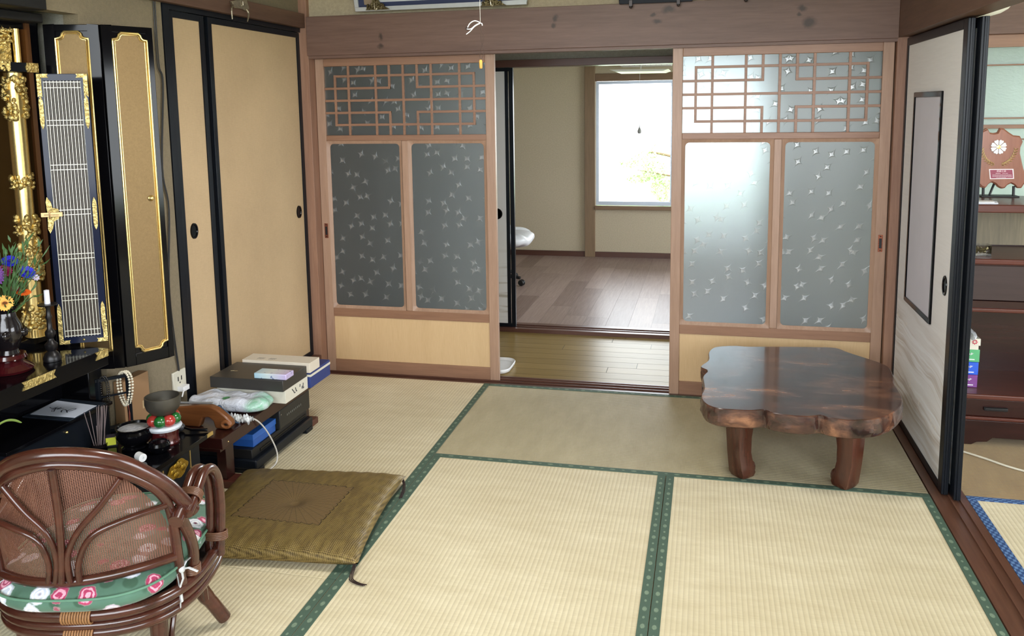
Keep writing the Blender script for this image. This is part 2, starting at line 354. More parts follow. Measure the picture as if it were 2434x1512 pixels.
def planks(name, c1, c2, run='x', wdt=.09, ln=.9, rough=.22, gap=.0016, coat=.3, tint=None, spec=.3):
    t = NT(name); x, y, z = t.sep(t.pos()); a, b = (x, y) if run == 'x' else (y, x)
    row = t.m('FLOOR', t.m('DIVIDE', b, wdt)); off = t.m('FRACT', t.m('MULTIPLY', t.m('SINE', t.m('MULTIPLY', row, 12.9898)), 437.5))
    cell = t.m('FLOOR', t.m('ADD', t.m('DIVIDE', a, ln), t.m('MULTIPLY', off, 3.))); wn = t.n('TexWhiteNoise'); t.put(wn.inputs['Vector'], t.comb(row, cell, 3.)); rv = wn.outputs['Value']
    gr = t.noise(t.comb(t.m('MULTIPLY', a, 2.5), t.m('MULTIPLY', b, 40.), t.m('MULTIPLY', rv, 20.)), 2., 5., .6, .5)
    k = t.m('ADD', t.m('MULTIPLY', gr, .6), t.m('MULTIPLY', rv, .4)); col = t.mix(t.map(k, .25, .75), c1, c2)
    fb = t.m('FRACT', t.m('DIVIDE', b, wdt)); fa = t.m('FRACT', t.m('ADD', t.m('DIVIDE', a, ln), t.m('MULTIPLY', off, 3.)))
    g = t.m('MAXIMUM', t.map(t.m('MULTIPLY', fb, wdt), gap, gap*.4), t.map(t.m('MULTIPLY', fa, ln), gap, gap*.4)); col = t.mix(g, col, sc(c1, .25))
    wear = t.noise(t.comb(x, y, 0.), 6., 5.)
    t.set(col, rough, 0., coat, .12, spec); t.bump(t.m('SUBTRACT', 1., g), .3, .002)
    if tint: t.b.inputs['Specular Tint'].default_value = tint+(1,)
    return t.mat
FL_COR = planks('corridor_boards', C(126, 104, 62), C(150, 126, 80), 'x', .1, 1.8, .30, .004, .0, (.80, 1., .5), .11)
FL_ROOM = planks('study_parquet', C(116, 96, 90), C(160, 140, 132), 'y', .15, .9, .34, .0018, .0, None, .16)

# ---------------------------------------------------------------- setting: floors
def S1(name, mb, m, **k): return struct(mb.build(name, m, **k))
S1('floor', MB().box(-1.75, 5.2, -5.2, .0, -.12, -.056), plain('subfloor_boards', C(190, 168, 124), .7))
S1('floor_engawa', MB().box(-1.0, 5.2, -5.2, -3.83, -.055, -.002), FL_COR)
S1('floor_corridor', MB().box(-3.0, 3.3, .142, 1.04, -.06, -.002), FL_COR)
S1('floor_study', MB().box(-1.9, 3.3, 1.2, 3.9, -.06, .0), FL_ROOM)
b = MB().box(-1.06, 5.0, 0.0, .142, -.06, -.012)
for y0, y1 in ((0., .024), (.058, .065), (.099, .108), (.128, .142)): b.box(-.952, 1.905, y0, y1, -.012, -.001)
S1('trim_sill_back', b, W_SILL, bevel=.001)
b = MB().box(-3.0, 3.3, 1.04, 1.2, -.06, .014)
for y0, y1 in ((1.04, 1.075), (1.10, 1.115), (1.15, 1.2)): b.box(-3, 3.3, y0, y1, .014, .022)
S1('trim_sill_study', b, W_SILL, bevel=.001)
b = MB().box(1.913, 2.032, -3.83, .0, -.055, -.004)
for a0, a1 in ((1.913, 1.947), (1.972, 1.978), (2.005, 2.032)): b.box(a0, a1, -3.83, .0, -.004, .0015)
S1('trim_threshold', b, W_SILLY)

def mat_thing(x0, x1, y0, y1, run, m, hm, label, group='tatami mats', edge_ends=(1, 1)):
    t = thing('tatami_mat', ((x0+x1)/2, (y0+y1)/2, -.055), label, 'tatami mat', group)
    g = .0012; MB().box(x0+g, x1-g, y0+g, y1-g, -.055, -.001).build('rush_surface', m, t, bevel=.001)
    for k in (0, 1):
        if not edge_ends[k]: continue
        if run == 'y':
            xc = x0+.0165 if k == 0 else x1-.0165; L = (y1-y0)/2-g; c = (xc, (y0+y1)/2, 0)
        else:
            xc = y0+.0165 if k == 0 else y1-.0165; L = (x1-x0)/2-g; c = ((x0+x1)/2, xc, 0)
        e = MB().box(-L, L, -.0152, .0152, -.02, .0008).build('edging', hm, None, loc=(0, 0, 0), bevel=.0006)
        e.parent = t; WL[e.name] = Vector(c); e.location = Vector(c)-WL[t.name]
        if run == 'y': e.rotation_euler = (0, 0, pi/2)
    return t
mat_thing(-.955, 0, -1.91, 0, 'y', TATY, HERI, 'tatami mat with green edging under the low brown table and cushion', edge_ends=(1, 1))
mat_thing(0, 1.91, -.957, 0, 'x', TATX, HERI, 'tatami mat with weave shading painted darker, lying crosswise under the slab coffee table, green edging')
mat_thing(0, .955, -2.867, -.957, 'y', TATY, HERI, 'pale tatami mat with green edging lying between the olive cushion mat and the front seam')
mat_thing(.955, 1.91, -2.867, -.957, 'y', TATY, HERI, 'pale tatami mat with green edging along the dark threshold, in front of the slab table')
mat_thing(-.955, 0, -3.82, -1.91, 'y', TATY, HERI, 'tatami mat with green edging that the rattan chair stands on')
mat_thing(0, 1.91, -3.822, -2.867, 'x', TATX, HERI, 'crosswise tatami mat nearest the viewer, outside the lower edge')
G2 = 'blue edged tatami mats in the adjoining room'
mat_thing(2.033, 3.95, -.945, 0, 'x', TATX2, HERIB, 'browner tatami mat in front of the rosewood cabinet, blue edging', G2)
mat_thing(2.033, 2.99, -2.86, -.945, 'y', TATY, HERIB, 'pale tatami mat with blue edging beyond the dark threshold', G2)
S1('floor_next_room', MB().box(2.99, 5.2, -3.83, -.945, -.055, -.001).box(2.033, 2.99, -3.83, -2.86, -.055, -.001).box(3.95, 5.2, -.945, 0, -.055, -.001), TATY)

# ---------------------------------------------------------------- setting: walls, posts, beams, ceiling
S1('trim_post_left', MB().box(-1.07, -.954, .0, .125, -.01, 2.55), W_POST, bevel=.002)
S1('trim_post_right', MB().box(1.91, 2.033, .0, .125, -.01, 2.55), W_POST, bevel=.002)
S1('trim_beam_back', MB().box(-.954, 1.912, -.012, .13, 1.718, 1.918), W_BEAM, bevel=.002)
S1('trim_head_track', MB().box(-.954, 1.91, .0, .024, 1.704, 1.718).box(-.954, 1.91, .058, .065, 1.704, 1.718), W_BEAM)
S1('wall_back', MB().box(-.954, 1.912, .03, .1, 1.918, 2.55), PLASTER)
S1('trim_beam_right', MB().box(1.912, 1.995, -5.2, -.0, 1.722, 1.93).box(1.995, 2.033, -5.2, -.0, 1.745, 1.93).box(1.905, 1.93, -5.2, -.012, 1.93, 1.96), W_BEAMY, bevel=.002)
S1('wall_right', MB().box(1.94, 2.0, -5.2, 0, 1.93, 2.55), PLASTER)
S1('trim_beam_left', MB().box(-1.06, -.965, -1.76, .0, 1.862, 1.935), W_BEAMY, bevel=.002)
S1('wall_left', MB().box(-1.06, -1.0, -1.62, -1.16, -.055, 1.862).box(-1.06, -1.0, -1.80, 0, 1.935, 2.55).box(-1.06, -1.0, -3.1, -1.80, 2.12, 2.55).box(-1.06, -1.0, -1.80, -1.62, 1.77, 1.862), PLASTERW)
S1('wall_left_front', MB().box(-1.06, -1.0, -5.2, -3.1, -.055, 2.55), PLASTERW)
S1('wall_alcove', MB().box(-1.8, -1.75, -3.1, -1.6, -.055, 2.1).box(-1.75, -1.0, -3.15, -3.1, -.055, 2.1).box(-1.75, -1.06, -1.62, -1.6, -.055, 2.1).box(-1.75, -1.06, -3.1, -1.6, 2.1, 2.15), PLASTERG)
S1('ceiling', MB().box(-1.1, 5.25, -5.25, .1, 2.55, 2.6), CEIL)
S1('ceiling_corridor', MB().box(-3.0, 3.35, .1, 4.0, 2.4, 2.46), CEIL)
# fusuma wall on the altar side: low board below, black frames
S1('baseboard_left', MB().box(-1.07, -.957, -1.16, .0, -.055, .104), W_SILLY, bevel=.002)
S1('trim_closet_frame', MB().box(-1.05, -.994, -1.158, -1.118, .104, 1.862).box(-1.05, -.994, -1.118, .0, 1.84, 1.862), LAQB, bevel=.001)
def closet_door(n, y0, y1, x, hy, hz):
    f = MB().box(x-.026, x, y0, y0+.028, .106, 1.838).box(x-.026, x, y1-.028, y1, .106, 1.838).box(x-.026, x, y0+.028, y1-.028, .106, .130).box(x-.026, x, y0+.028, y1-.028, 1.812, 1.838)
    o = S1('door_%d' % n, f, LAQB, bevel=.0015)
    MB().box(x-.02, x-.006, y0+.028, y1-.028, .13, 1.812).build('door_panel', FUSL, o)
    if hy is not None:
        h = MB().lathe((0, 0, 0), [(0, .0005), (.017, .0005), (.019, .004), (.024, .004), (.025, -.002)], 28, cap=False)
        h.v = [Vector((x-.004+p.z, hy+p.x, hz+p.y*1.35)) for p in h.v]
        h.build('door_handle', LAQ, o)
    return o
closet_door(5, -1.117, -.872, -1.0, -1.03, .94)
closet_door(6, -.93, -.60, -1.028, None, 0)
closet_door(7, -.842, -.003, -1.0, -.088, .906)
# corridor + study shell
DARKW = plaster('unlit_tone_plaster', C(46, 44, 42))  # darkness of the unlit corridor end is put into the wall colour
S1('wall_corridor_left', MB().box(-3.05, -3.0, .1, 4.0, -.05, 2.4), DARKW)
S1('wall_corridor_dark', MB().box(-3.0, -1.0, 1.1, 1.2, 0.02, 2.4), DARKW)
S1('wall_corridor_back', MB().box(-1.0, 3.3, 1.09, 1.17, 1.73, 2.4), PLASTERG)
S1('wall_corridor_front', MB().box(-3.0, -1.06, .1, .14, -.05, 2.4), PLASTERG)
S1('trim_corridor_beam', MB().box(-1.0, 3.2, 1.06, 1.2, 1.686, 1.73), W_SILL, bevel=.002)
S1('wall_study_left', MB().box(-1.95, -1.9, 1.2, 4.0, -.05, 2.4), PLASTER2)
S1('wall_study_right', MB().box(3.2, 3.25, 1.2, 4.0, -.05, .45).box(3.2, 3.25, 1.2, 4.0, 2.1, 2.4).box(3.2, 3.25, 1.2, 1.5, .45, 2.1).box(3.2, 3.25, 3.4, 4.0, .45, 2.1), PLASTER2)  # wall opening added to let extra light into the study
S1('wall_study_back', MB().box(-1.9, .05, 3.9, 4.0, -.05, 2.4).box(1.65, 3.2, 3.9, 4.0, -.05, 2.4).box(.05, 1.65, 3.9, 4.0, -.05, .47).box(.05, 1.65, 3.9, 4.0, 1.74, 2.4), PLASTER2)
S1('trim_study_post', MB().box(-.05, .048, 3.87, 3.92, 0, 2.4), wood('pale_post', C(116, 94, 70), C(140, 116, 90), 'z', 10, .5), bevel=.002)
b = MB().box(.048, 3.2, 3.875, 3.92, 1.672, 1.742).box(.048, 3.2, 3.86, 3.92, .462, .496); S1('trim_study_window', b, wood('window_casing', C(108, 84, 62), C(134, 108, 82), 'x', 10, .5), bevel=.002)
S1('baseboard_study', MB().box(-1.9, -.05, 3.88, 3.9, 0, .05).box(.048, 3.2, 3.88, 3.9, 0, .05), W_SILL)
alu = plain('aluminium_sash', C(190, 200, 214), .35, .6)
f = MB()
for (x0, x1, yy) in ((.05, .79, 3.93), (.75, 1.65, 3.955)):
    f.box(x0, x1, yy, yy+.022, .496, .535).box(x0, x1, yy, yy+.022, 1.645, 1.672).box(x0, x0+.028, yy, yy+.022, .535, 1.645).box(x1-.034, x1, yy, yy+.022, .535, 1.645)
wo = S1('window_1', f, alu, bevel=.001)
MB().box(.078, .756, 3.938, 3.942, .535, 1.645).build('window_pane', CLEAR, wo); MB().box(.778, 1.616, 3.963, 3.967, .535, 1.645).build('window_pane', CLEAR, wo)
# corridor end + right room + front shell with window openings
S1('wall_corridor_end', MB().box(3.27, 3.35, .13, 1.2, -.05, .12).box(3.27, 3.35, .13, 1.2, 2.08, 2.4).box(3.27, 3.35, .13, .17, .12, 2.08).box(3.27, 3.35, 1.05, 1.2, .12, 2.08), PLASTERG)
S1('wall_next_room_side', MB().box(5.2, 5.3, -5.2, .1, -.05, .45).box(5.2, 5.3, -5.2, .1, 2.15, 2.55).box(5.2, 5.3, -5.2, -3.75, .45, 2.15).box(5.2, 5.3, -1.05, .1, .45, 2.15), PLASTER)
S1('wall_front', MB().box(-1.06, 5.3, -5.3, -5.2, -.05, .85).box(-1.06, 5.3, -5.3, -5.2, 2.3, 2.55).box(-1.06, -.9, -5.3, -5.2, .85, 2.3).box(3.8, 5.3, -5.3, -5.2, .85, 2.3), PLASTER)
S1('wall_next_room_back', MB().box(2.033, 5.2, .03, .1, 2.08, 2.55), PLASTER)
S1('trim_beam_next_room', MB().box(2.033, 5.2, -.012, .13, 1.722, 2.08), W_BEAM, bevel=.002)
S1('floor_garden', MB().box(-14, 18, -20, 22, -.75, -.65), plain('garden_ground', C(120, 140, 84), .9, var=.3, scale=2.))

# ---------------------------------------------------------------- glazed sliding doors
def glass_door(n, x0, yf, hik):
    W = .983; T = .03; X = lambda a: x0+a; y0, y1 = yf, yf+T; ztop = 1.712
    st = .048
    o = MB().box(X(0), X(st), y0, y1, -.009, ztop).box(X(W-st), X(W), y0, y1, -.009, ztop).build('door_%d' % n, W_FRAME, bevel=.002); struct(o)
    r = MB()
    for z0, z1 in ((-.009, .064), (.309, .356), (1.272, 1.302), (1.665, ztop)): r.box(X(st), X(W-st), y0+.001, y1-.001, z0, z1)
    r.build('door_rail', W_FRAMEX, o, bevel=.002)
    MB().box(X(W/2-.018), X(W/2+.018), y0+.001, y1-.001, .356, 1.272).build('door_mullion', W_FRAME, o, bevel=.003)
    for px0, px1 in ((st, W/2-.018), (W/2+.018, W-st)):          # bevelled moulding with rounded inner corners, then the pane
        ow = [(px0, .356), (px1, .356), (px1, 1.272), (px0, 1.272)]; m = .016; inn = rrect(px0+m, px1-m, .372, 1.256, .02, 4)
        n_ = len(inn); q = MB(); outer = []
        for (u, v) in inn:
            cx, cz = (px0+px1)/2, .814; su = px1 if u > cx else px0; sv = 1.272 if v > cz else .356
            du, dv = abs(su-u), abs(sv-v); outer.append((su, v) if du < dv*.999 else ((u, sv) if dv < du*.999 else (su, sv)))
        vs = [(X(u), y0+.001, v) for u, v in outer]+[(X(u), y0+.010, v) for u, v in inn]+[(X(u), y0+.013, v) for u, v in inn]
        fs = [(i, (i+1) % n_, n_+(i+1) % n_, n_+i) for i in range(n_)]+[(n_+i, n_+(i+1) % n_, 2*n_+(i+1) % n_, 2*n_+i) for i in range(n_)]
        q.add(vs, fs)
        # corner fillers
        q.build('door_moulding', W_FRAME, o, weld=True, smooth=.5)
        MB().box(X(px0), X(px1), y0+.013, y0+.017, .356, 1.272).build('door_pane', GLASS, o)
    MB().box(X(st), X(W-st), y0+.014, y0+.018, 1.302, 1.665).build('door_pane', GLASS, o)
    MB().box(X(st), X(W-st), y0+.010, y0+.018, .064, .309).build('door_panel', W_PALEPANEL, o)
    c = W/2; k = .0765; zc = 1.4845; kz = .064; L = MB(); h = .0062; ya, yb = y0+.003, y0+.0135
    V = lambda i, z0, z1: L.box(X(c+i*k-h), X(c+i*k+h), ya, yb, z0, z1)
    H = lambda j, a, b_: L.box(X(a), X(b_), ya+.0004, yb-.0003, zc+j*kz-h, zc+j*kz+h)
    for i in (-4, -2, 0, 2, 4): V(i, 1.302, 1.665)
    for i in (-1, 1): V(i, zc+kz-h, 1.665); V(i, 1.302, zc-kz+h)
    for i in (-5, 5): V(i, zc-2*kz-h, zc+2*kz+h)
    H(0, st, W-st); H(2, c-5*k-h, c+5*k+h); H(-2, c-5*k-h, c+5*k+h)
    for j in (-1, 1): H(j, st, c-k+h); H(j, c+k-h, W-st)
    L.build('door_lattice', W_FRAMEX, o, bevel=.0008)
    hx = X(.026) if hik == 0 else X(W-.024)
    copper = gold('copper_pull_%d' % n, C(150, 92, 72), .35, .3, 200.)
    q = MB().box(hx-.010, hx+.010, y0-.0015, y0+.001, .745, .825, 0); q.box(hx-.006, hx+.006, y0-.002, y0-.0012, .762, .808, 1)
    for zz in (.752, .818): q.ball((hx, y0-.0015, zz), .003, 8, 1)
    q.build('door_handle', [copper, BLK], o, bevel=.0008)
    return o
glass_door(1, -.952, .067, 0)
glass_door(2, .922, .026, 1)
# frosted doors behind the cabinet in the next room
b = MB().box(2.04, 2.09, .03, .06, -.009, 1.712).box(2.98, 3.03, .03, .06, -.009, 1.712).box(3.03, 3.08, .03, .06, -.009, 1.712).box(4.0, 4.05, .03, .06, -.009, 1.712)
for x0, x1 in ((2.09, 2.98), (3.08, 4.0)):
    for z0, z1 in ((-.009, .06), (.31, .35), (1.668, 1.722), (1.312, 1.329), (1.588, 1.594), (1.355, 1.361), (1.262, 1.267), (.95, .956)): b.box(x0, x1, .031, .059, z0, z1)
o = S1('door_8', b, W_FRAMEX, bevel=.001)
MB().box(2.09, 2.98, .043, .047, .06, 1.668).build('door_pane', GLASSF, o); MB().box(3.08, 4.0, .043, .047, .06, 1.668).build('door_pane', GLASSF, o)
S1('wall_next_room_infill', MB().box(4.05, 5.2, .03, .1, -.05, 1.722), PLASTER)
# painted sliding screens at the room divide (door_3 nearest, door_4 behind it)
def screen_x(n, x, y0, y1, z1, inset):
    t = .024; f = MB().box(x, x+t, y0, y0+.052, .003, z1).box(x, x+t, y1-.03, y1, .003, z1).box(x, x+t, y0+.052, y1-.03, .003, .032).box(x, x+t, y0+.052, y1-.03, z1-.034, z1)
    f.box(x+.008, x+.016, y0-.004, y0+.001, .003, z1)
    o = S1('door_%d' % n, f, LAQB, bevel=.0015)
    MB().box(x+.004, x+t-.004, y0+.052, y1-.03, .032, z1-.034).build('door_panel', FUSW, o)
    if inset:
        a0, a1, c0, c1 = -.645, -.198, .572, 1.474; q = MB()
        q.box(x-.004, x+.004, a0, a0+.016, c0, c1).box(x-.004, x+.004, a1-.016, a1, c0, c1).box(x-.004, x+.004, a0+.016, a1-.016, c0, c0+.018).box(x-.004, x+.004, a0+.016, a1-.016, c1-.02, c1)
        q.build('window_frame', LAQ, o, bevel=.001)
        MB().box(x+.0015, x+.0035, a0+.016, a1-.016, c0+.018, c1-.02).build('inset_paper', plain('lilac_grey_paper', C(218, 217, 228), .7, scale=8.), o)
        h = MB().lathe((0, 0, 0), [(0, .0008), (.019, .0008), (.021, -.002), (.027, -.003), (.028, .0)], 30, cap=False); h.v = [Vector((x+.002+p.z, -.812+p.x, .762+p.y*1.35)) for p in h.v]
        h.build('door_handle', LAQ, o)
    return o
screen_x(3, 1.949, -.925, -.003, 1.716, True); screen_x(4, 1.980, -.967, -.003, 1.716, False)
# screens on the study side of the corridor
def screen_y(n, y, x0, x1, hx):
    f = MB().box(x0, x0+.03, y, y+.024, .023, 1.684).box(x1-.026, x1, y, y+.024, .023, 1.684).box(x0+.03, x1-.026, y, y+.024, .023, .045).box(x0+.03, x1-.026, y, y+.024, 1.662, 1.684).box(x1-.052, x1-.030, y-.004, y+.004, .045, 1.662)
    o = S1('door_%d' % n, f, LAQB, bevel=.001); MB().box(x0+.03, x1-.052, y+.004, y+.02, .045, 1.662).build('door_panel', FUSFAR, o)
    if hx is not None:
        h = MB().lathe((0, 0, 0), [(0, .001), (.026, .001), (.028, -.003), (.035, -.003), (.036, .0)], 30, cap=False); h.v = [Vector((hx+p.x, y+.003+p.z, .762+p.y)) for p in h.v]; h.build('door_handle', LAQ, o)
screen_y(9, 1.078, -.998, -.104, -.22); screen_y(10, 1.118, 1.37, 2.28, None)

# ================================================================ slab coffee table
def burl():
    t = NT('polished_burl_wood'); v = t.obj()
    a = t.noise(t.scl(v, (1.6, 2.4, 3)), 2.4, 4., .5, 1.7); b_ = t.noise(t.scl(v, (3, 12, 12)), 4., 5., .6, .8)
    k = t.m('ADD', t.m('MULTIPLY', a, .7), t.m('MULTIPLY', b_, .3))
    col = t.ramp(k, [(.34, C(30, 17, 14)), (.47, C(64, 40, 34)), (.57, C(100, 66, 50)), (.70, C(160, 112, 82))])
    t.set(col, .24, 0., .5, .10); t.bump(k, .015, .003); return t.mat
BURL = burl()
LEGW = wood('table_leg_wood', C(38, 18, 12), C(84, 46, 32), 'z', 8, .25, .04, .4)
TB = [(1.124, -.313), (1.154, -.266), (1.229, -.238), (1.289, -.241), (1.422, -.217), (1.573, -.196), (1.67, -.192), (1.717, -.258), (1.793, -.354), (1.828, -.403), (1.846, -.465), (1.838, -.59), (1.824, -.659), (1.822, -.732), (1.818, -.838), (1.8, -.92), (1.755, -1.01), (1.699, -1.075), (1.657, -1.1), (1.588, -1.12), (1.524, -1.106), (1.5, -1.088), (1.461, -1.107), (1.404, -1.112), (1.337, -1.096), (1.307, -1.07), (1.26, -1.086), (1.193, -1.09), (1.146, -1.086), (1.112, -1.061), (1.094, -1.023), (1.086, -.962), (1.096, -.866), (1.09, -.727), (1.108, -.640), (1.080, -.585), (1.112, -.487), (1.112, -.382)]
tt = thing('coffee_table', (1.45, -.65, 0), 'low coffee table of one polished live-edge slab with wavy rim on curved legs', 'table')
out = [(p.x, p.y) for p in smooth_path([(x, y, 0) for x, y in TB], 4, True)]; n_ = len(out); cx, cyy = 1.45, -.66
q = MB(); rings = []
for k, (z, off) in enumerate(((.335, -.0015), (.3325, .001), (.315, .002), (.285, .003), (.266, -.004), (.258, -.018))):
    for i, (x, y) in enumerate(out):
        a = out[i-1]; b_ = out[(i+1) % n_]; nx, ny = b_[1]-a[1], -(b_[0]-a[0]); l = math.hypot(nx, ny) or 1
        sgn = 1 if (nx*(x-cx)+ny*(y-cyy)) > 0 else -1
        wob = .004*math.sin(i*1.7+k*2.1) if k in (2, 3) else 0
        rings.append((x+sgn*nx/l*(off+wob), y+sgn*ny/l*(off+wob), z))
fs = [(k*n_+i, k*n_+(i+1) % n_, (k+1)*n_+(i+1) % n_, (k+1)*n_+i) for k in range(5) for i in range(n_)]+[tuple(range(n_)), tuple(range(5*n_, 6*n_))]
q.add(rings, fs).build('table_top', BURL, tt, smooth=.5)
for lx, ly in ((1.235, -.905), (1.625, -.925), (1.26, -.36), (1.62, -.36)):
    d = Vector((1.44-lx, (-.64-ly)*.3, 0)).normalized(); up = []
    for z, o_, r in ((.262, .0, .050), (.22, -.004, .046), (.16, -.006, .041), (.10, -.004, .039), (.05, .004, .041), (.02, .010, .043), (.004, .012, .036), (0.0012, .012, .03)):
        up.append((Vector((lx, ly, z))+d*o_, r))
    q = MB()
    # square section turned corner-on, softened
    vs = []; 
    for p, r in up:
        for a in range(16):
            th = 2*pi*a/16; rr_ = 1.15*r/max(abs(math.cos(th+pi/4)), abs(math.sin(th+pi/4)))**.8*.76; vs.append(p+Vector((math.cos(th)*rr_, math.sin(th)*rr_, 0)))
    fs = [(i*16+k, i*16+(k+1) % 16, (i+1)*16+(k+1) % 16, (i+1)*16+k) for i in range(len(up)-1) for k in range(16)]+[tuple(range(16)), tuple((len(up)-1)*16+k for k in range(16))]
    q.add(vs, fs).ball((lx+d.x*.043, ly+d.y*.043, .036), .02, 12, 0, (1, 1, 1.4)); q.build('leg', LEGW, tt, smooth=.6)

# ================================================================ rattan chair
A14 = math.radians(14); CO = Vector((-.375, -2.407, 0)); CD = Vector((-math.sin(A14), math.cos(A14), 0)); CR = Vector((math.cos(A14), math.sin(A14), 0))
def ch(r, d, z): return CO+CR*r+CD*d+Vector((0, 0, z))
RAT = wood('brown_rattan', C(38, 17, 12), C(82, 42, 31), 'x', 5, .24, .05, .5)
BINDD = plain('dark_rattan_binding', C(104, 70, 50), .4, var=.3, scale=150., bump=.3)
BIND = plain('rattan_binding', C(150, 108, 70), .45, var=.25, scale=150., bump=.3)
RC = thing('rattan_chair', ch(0, 0, 0), 'low brown rattan armchair with fan-shaped woven back seen from behind', 'chair')
def fb(r, z): return -.25+2.0*r*r-.15*(z-.37)
def sf(r, z): return ch(r, fb(r, z), z)
def mir(L, c=.03): return L+[(2*c-r, z) for r, z in L[::-1][1:]]
oa = mir([(.262, .49), (.244, .532), (.226, .575), (.194, .621), (.148, .669), (.092, .696), (.03, .705)])
MB().tube(smooth_path([sf(r, z) for r, z in oa], 6), .0165, 14).build('back_arch', RAT, RC)
ia = mir([(.226, .310), (.226, .348), (.226, .412), (.226, .48), (.219, .539), (.198, .587), (.159, .631), (.106, .665), (.03, .681)])
MB().tube(smooth_path([sf(r, z) for r, z in ia], 6), [.0115 if .02 < i/(len(ia)*6) < .98 else .013 for i in range((len(ia)-1)*6+1)], 12).build('back_arch', RAT, RC)
MB().tube([sf(.222-.384*i/20, .384+.004*math.cos(pi*i/20)) for i in range(21)], .0115, 12).build('back_rail', RAT, RC)
for L in ([(.03, .675), (.028, .582), (.02, .475), (.008, .39)], [(.152, .628), (.11, .572), (.059, .515), (.030, .455), (.026, .39)], [(.222, .531), (.139, .522), (.082, .497), (.051, .440), (.045, .39)],
          [(-.092, .628), (-.05, .572), (-.006, .515), (.006, .455), (-.006, .39)], [(-.162, .531), (-.082, .522), (-.03, .497), (-.014, .440), (-.022, .39)]):
    MB().tube(smooth_path([sf(r, z)-CD*.010 for r, z in L], 6), .0072 if L[0][0] != .03 else .0085, 10).build('fan_rib', RAT, RC)
def cane():
    t = NT('woven_cane'); x, y, z = t.sep(t.uvc()); u = t.m('MULTIPLY', x, 92.); v = t.m('MULTIPLY', y, 78.)
    a = t.m('ABSOLUTE', t.m('SINE', t.m('MULTIPLY', u, pi))); b_ = t.m('ABSOLUTE', t.m('SINE', t.m('ADD', t.m('MULTIPLY', v, pi), t.m('MULTIPLY', t.m('FLOOR', u), pi/2))))
    hole = t.m('MULTIPLY', t.map(a, .62, .72), t.map(b_, .62, .72)); f = t.noise(t.obj(), 14., 3.)
    t.set(t.mix(f, C(96, 58, 46), C(146, 100, 78)), .45); t.bump(t.m('ADD', a, b_), .5, .002)
    tp = t.n('BsdfTransparent'); mxs = t.n('MixShader'); t.put(mxs.inputs[0], hole); t.t.links.new(t.b.outputs[0], mxs.inputs[1]); t.t.links.new(tp.outputs[0], mxs.inputs[2]); t.t.links.new(mxs.outputs[0], t.out.inputs[0]); return t.mat
top_z = lambda r: .384+max(0.0, 1-((abs(r-.03)/.196)**2.3))**.55*.297
MB().grid(lambda u, v: sf(-.164+u*.388, .384+(top_z(-.164+u*.388)-.384)*v)+CD*.004, 34, 24).build('woven_back', cane(), RC, weld=False)
def ring(hr, hd, z, e=2.6, n=56, dc=0., rc_=.012): return [ch(rc_+math.copysign(abs(math.cos(2*pi*i/n))**(2/e), math.cos(2*pi*i/n))*hr, dc+math.copysign(abs(math.sin(2*pi*i/n))**(2/e), math.sin(2*pi*i/n))*hd, z) for i in range(n)]
MB().tube(ring(.236, .25, .300), .0145, 12, True).build('seat_ring', RAT, RC)
MB().tube(ring(.234, .248, .274), .0105, 12, True).build('seat_ring', RAT, RC)
MB().tube(ring(.232, .246, .254), .0125, 12, True).build('seat_ring', RAT, RC)
MB().add([ch(0, 0, .292)]+ring(.226, .237, .292), [(0, 1+i, 1+(i+1) % 56) for i in range(56)]).add([ch(0, 0, .282)]+ring(.226, .237, .282), [(0, 1+(i+1) % 56, 1+i) for i in range(56)]).build('seat_base', plain('dark_seat_webbing', C(40, 24, 20), .6, bump=.3), RC)
for s in (0, 1):                                            # arms: a double bent cane each side
    R_ = lambda r: r if s == 0 else .06-r
    for r0 in (.236, .262):
        P = [(r0, -.168, .500), (r0, -.12, .515), (r0, -.085, .535), (r0, -.045, .549), (r0+.004, -.002, .538), (r0+.006, .028, .497), (r0+.006, .038, .43), (r0+.004, .035, .37), (r0, .030, .290)]
        if r0 == .236: P[-1] = (r0, .03, .30)
        MB().tube(smooth_path([ch(R_(a), b_, c) for a, b_, c in P], 6), .0125, 12).build('arm_rail', RAT, RC)
    MB().tube([ch(R_(.243), -.192, .492), ch(R_(.243), -.135, .512)], .0175, 14).build('arm_end', RAT, RC)
    MB().tube(smooth_path([ch(R_(.245), -.165, .490), ch(R_(.25), -.13, .42), ch(R_(.245), -.105, .36), ch(R_(.235), -.10, .30)], 5), .0135, 12).build('arm_post', RAT, RC)
    for spec_ in (0, 1, 2):
        q = MB()
        for k in range(5):
            if spec_ == 0: q.tube([ch(R_(.249)+.030*math.cos(a*pi/8), -.125+.004*k, .515+.0018*k+.017*math.sin(a*pi/8)) for a in range(16)], .0025, 6, True)
            if spec_ == 1: q.tube([ch(R_(.252)+.030*math.cos(a*pi/8), .033+.017*math.sin(a*pi/8), .335+.0045*k) for a in range(16)], .0025, 6, True)
            if spec_ == 2: q.tube([ch(R_(.236)+.02*math.cos(a*pi/8), -.10+.02*math.sin(a*pi/8), .318+.0045*k) for a in range(16)], .0025, 6, True)
        q.build('binding', BINDD, RC)
for z0, rr_, hd in ((.300, .0165, .25), (.254, .0145, .246)):
    q = MB()
    for k in range(11): q.tube([ch(.03+(-5+k)*.0062, -hd+rr_*math.cos(a*pi/6), z0+rr_*math.sin(a*pi/6)) for a in range(12)], .0026, 6, True)
    q.build('binding', BIND, RC)
for a0 in (40, 130, 220, 320):
    c_, s_ = math.cos(math.radians(a0)), math.sin(math.radians(a0)); P = [(.205, .254), (.20, .20), (.205, .13), (.235, .07), (.262, .018)]
    MB().tube(smooth_path([ch(c_*r*1.05, s_*r*1.05, z) for r, z in P], 6), [.021 if i < 16 else .019 for i in range(25)], 12).build('leg', RAT, RC)
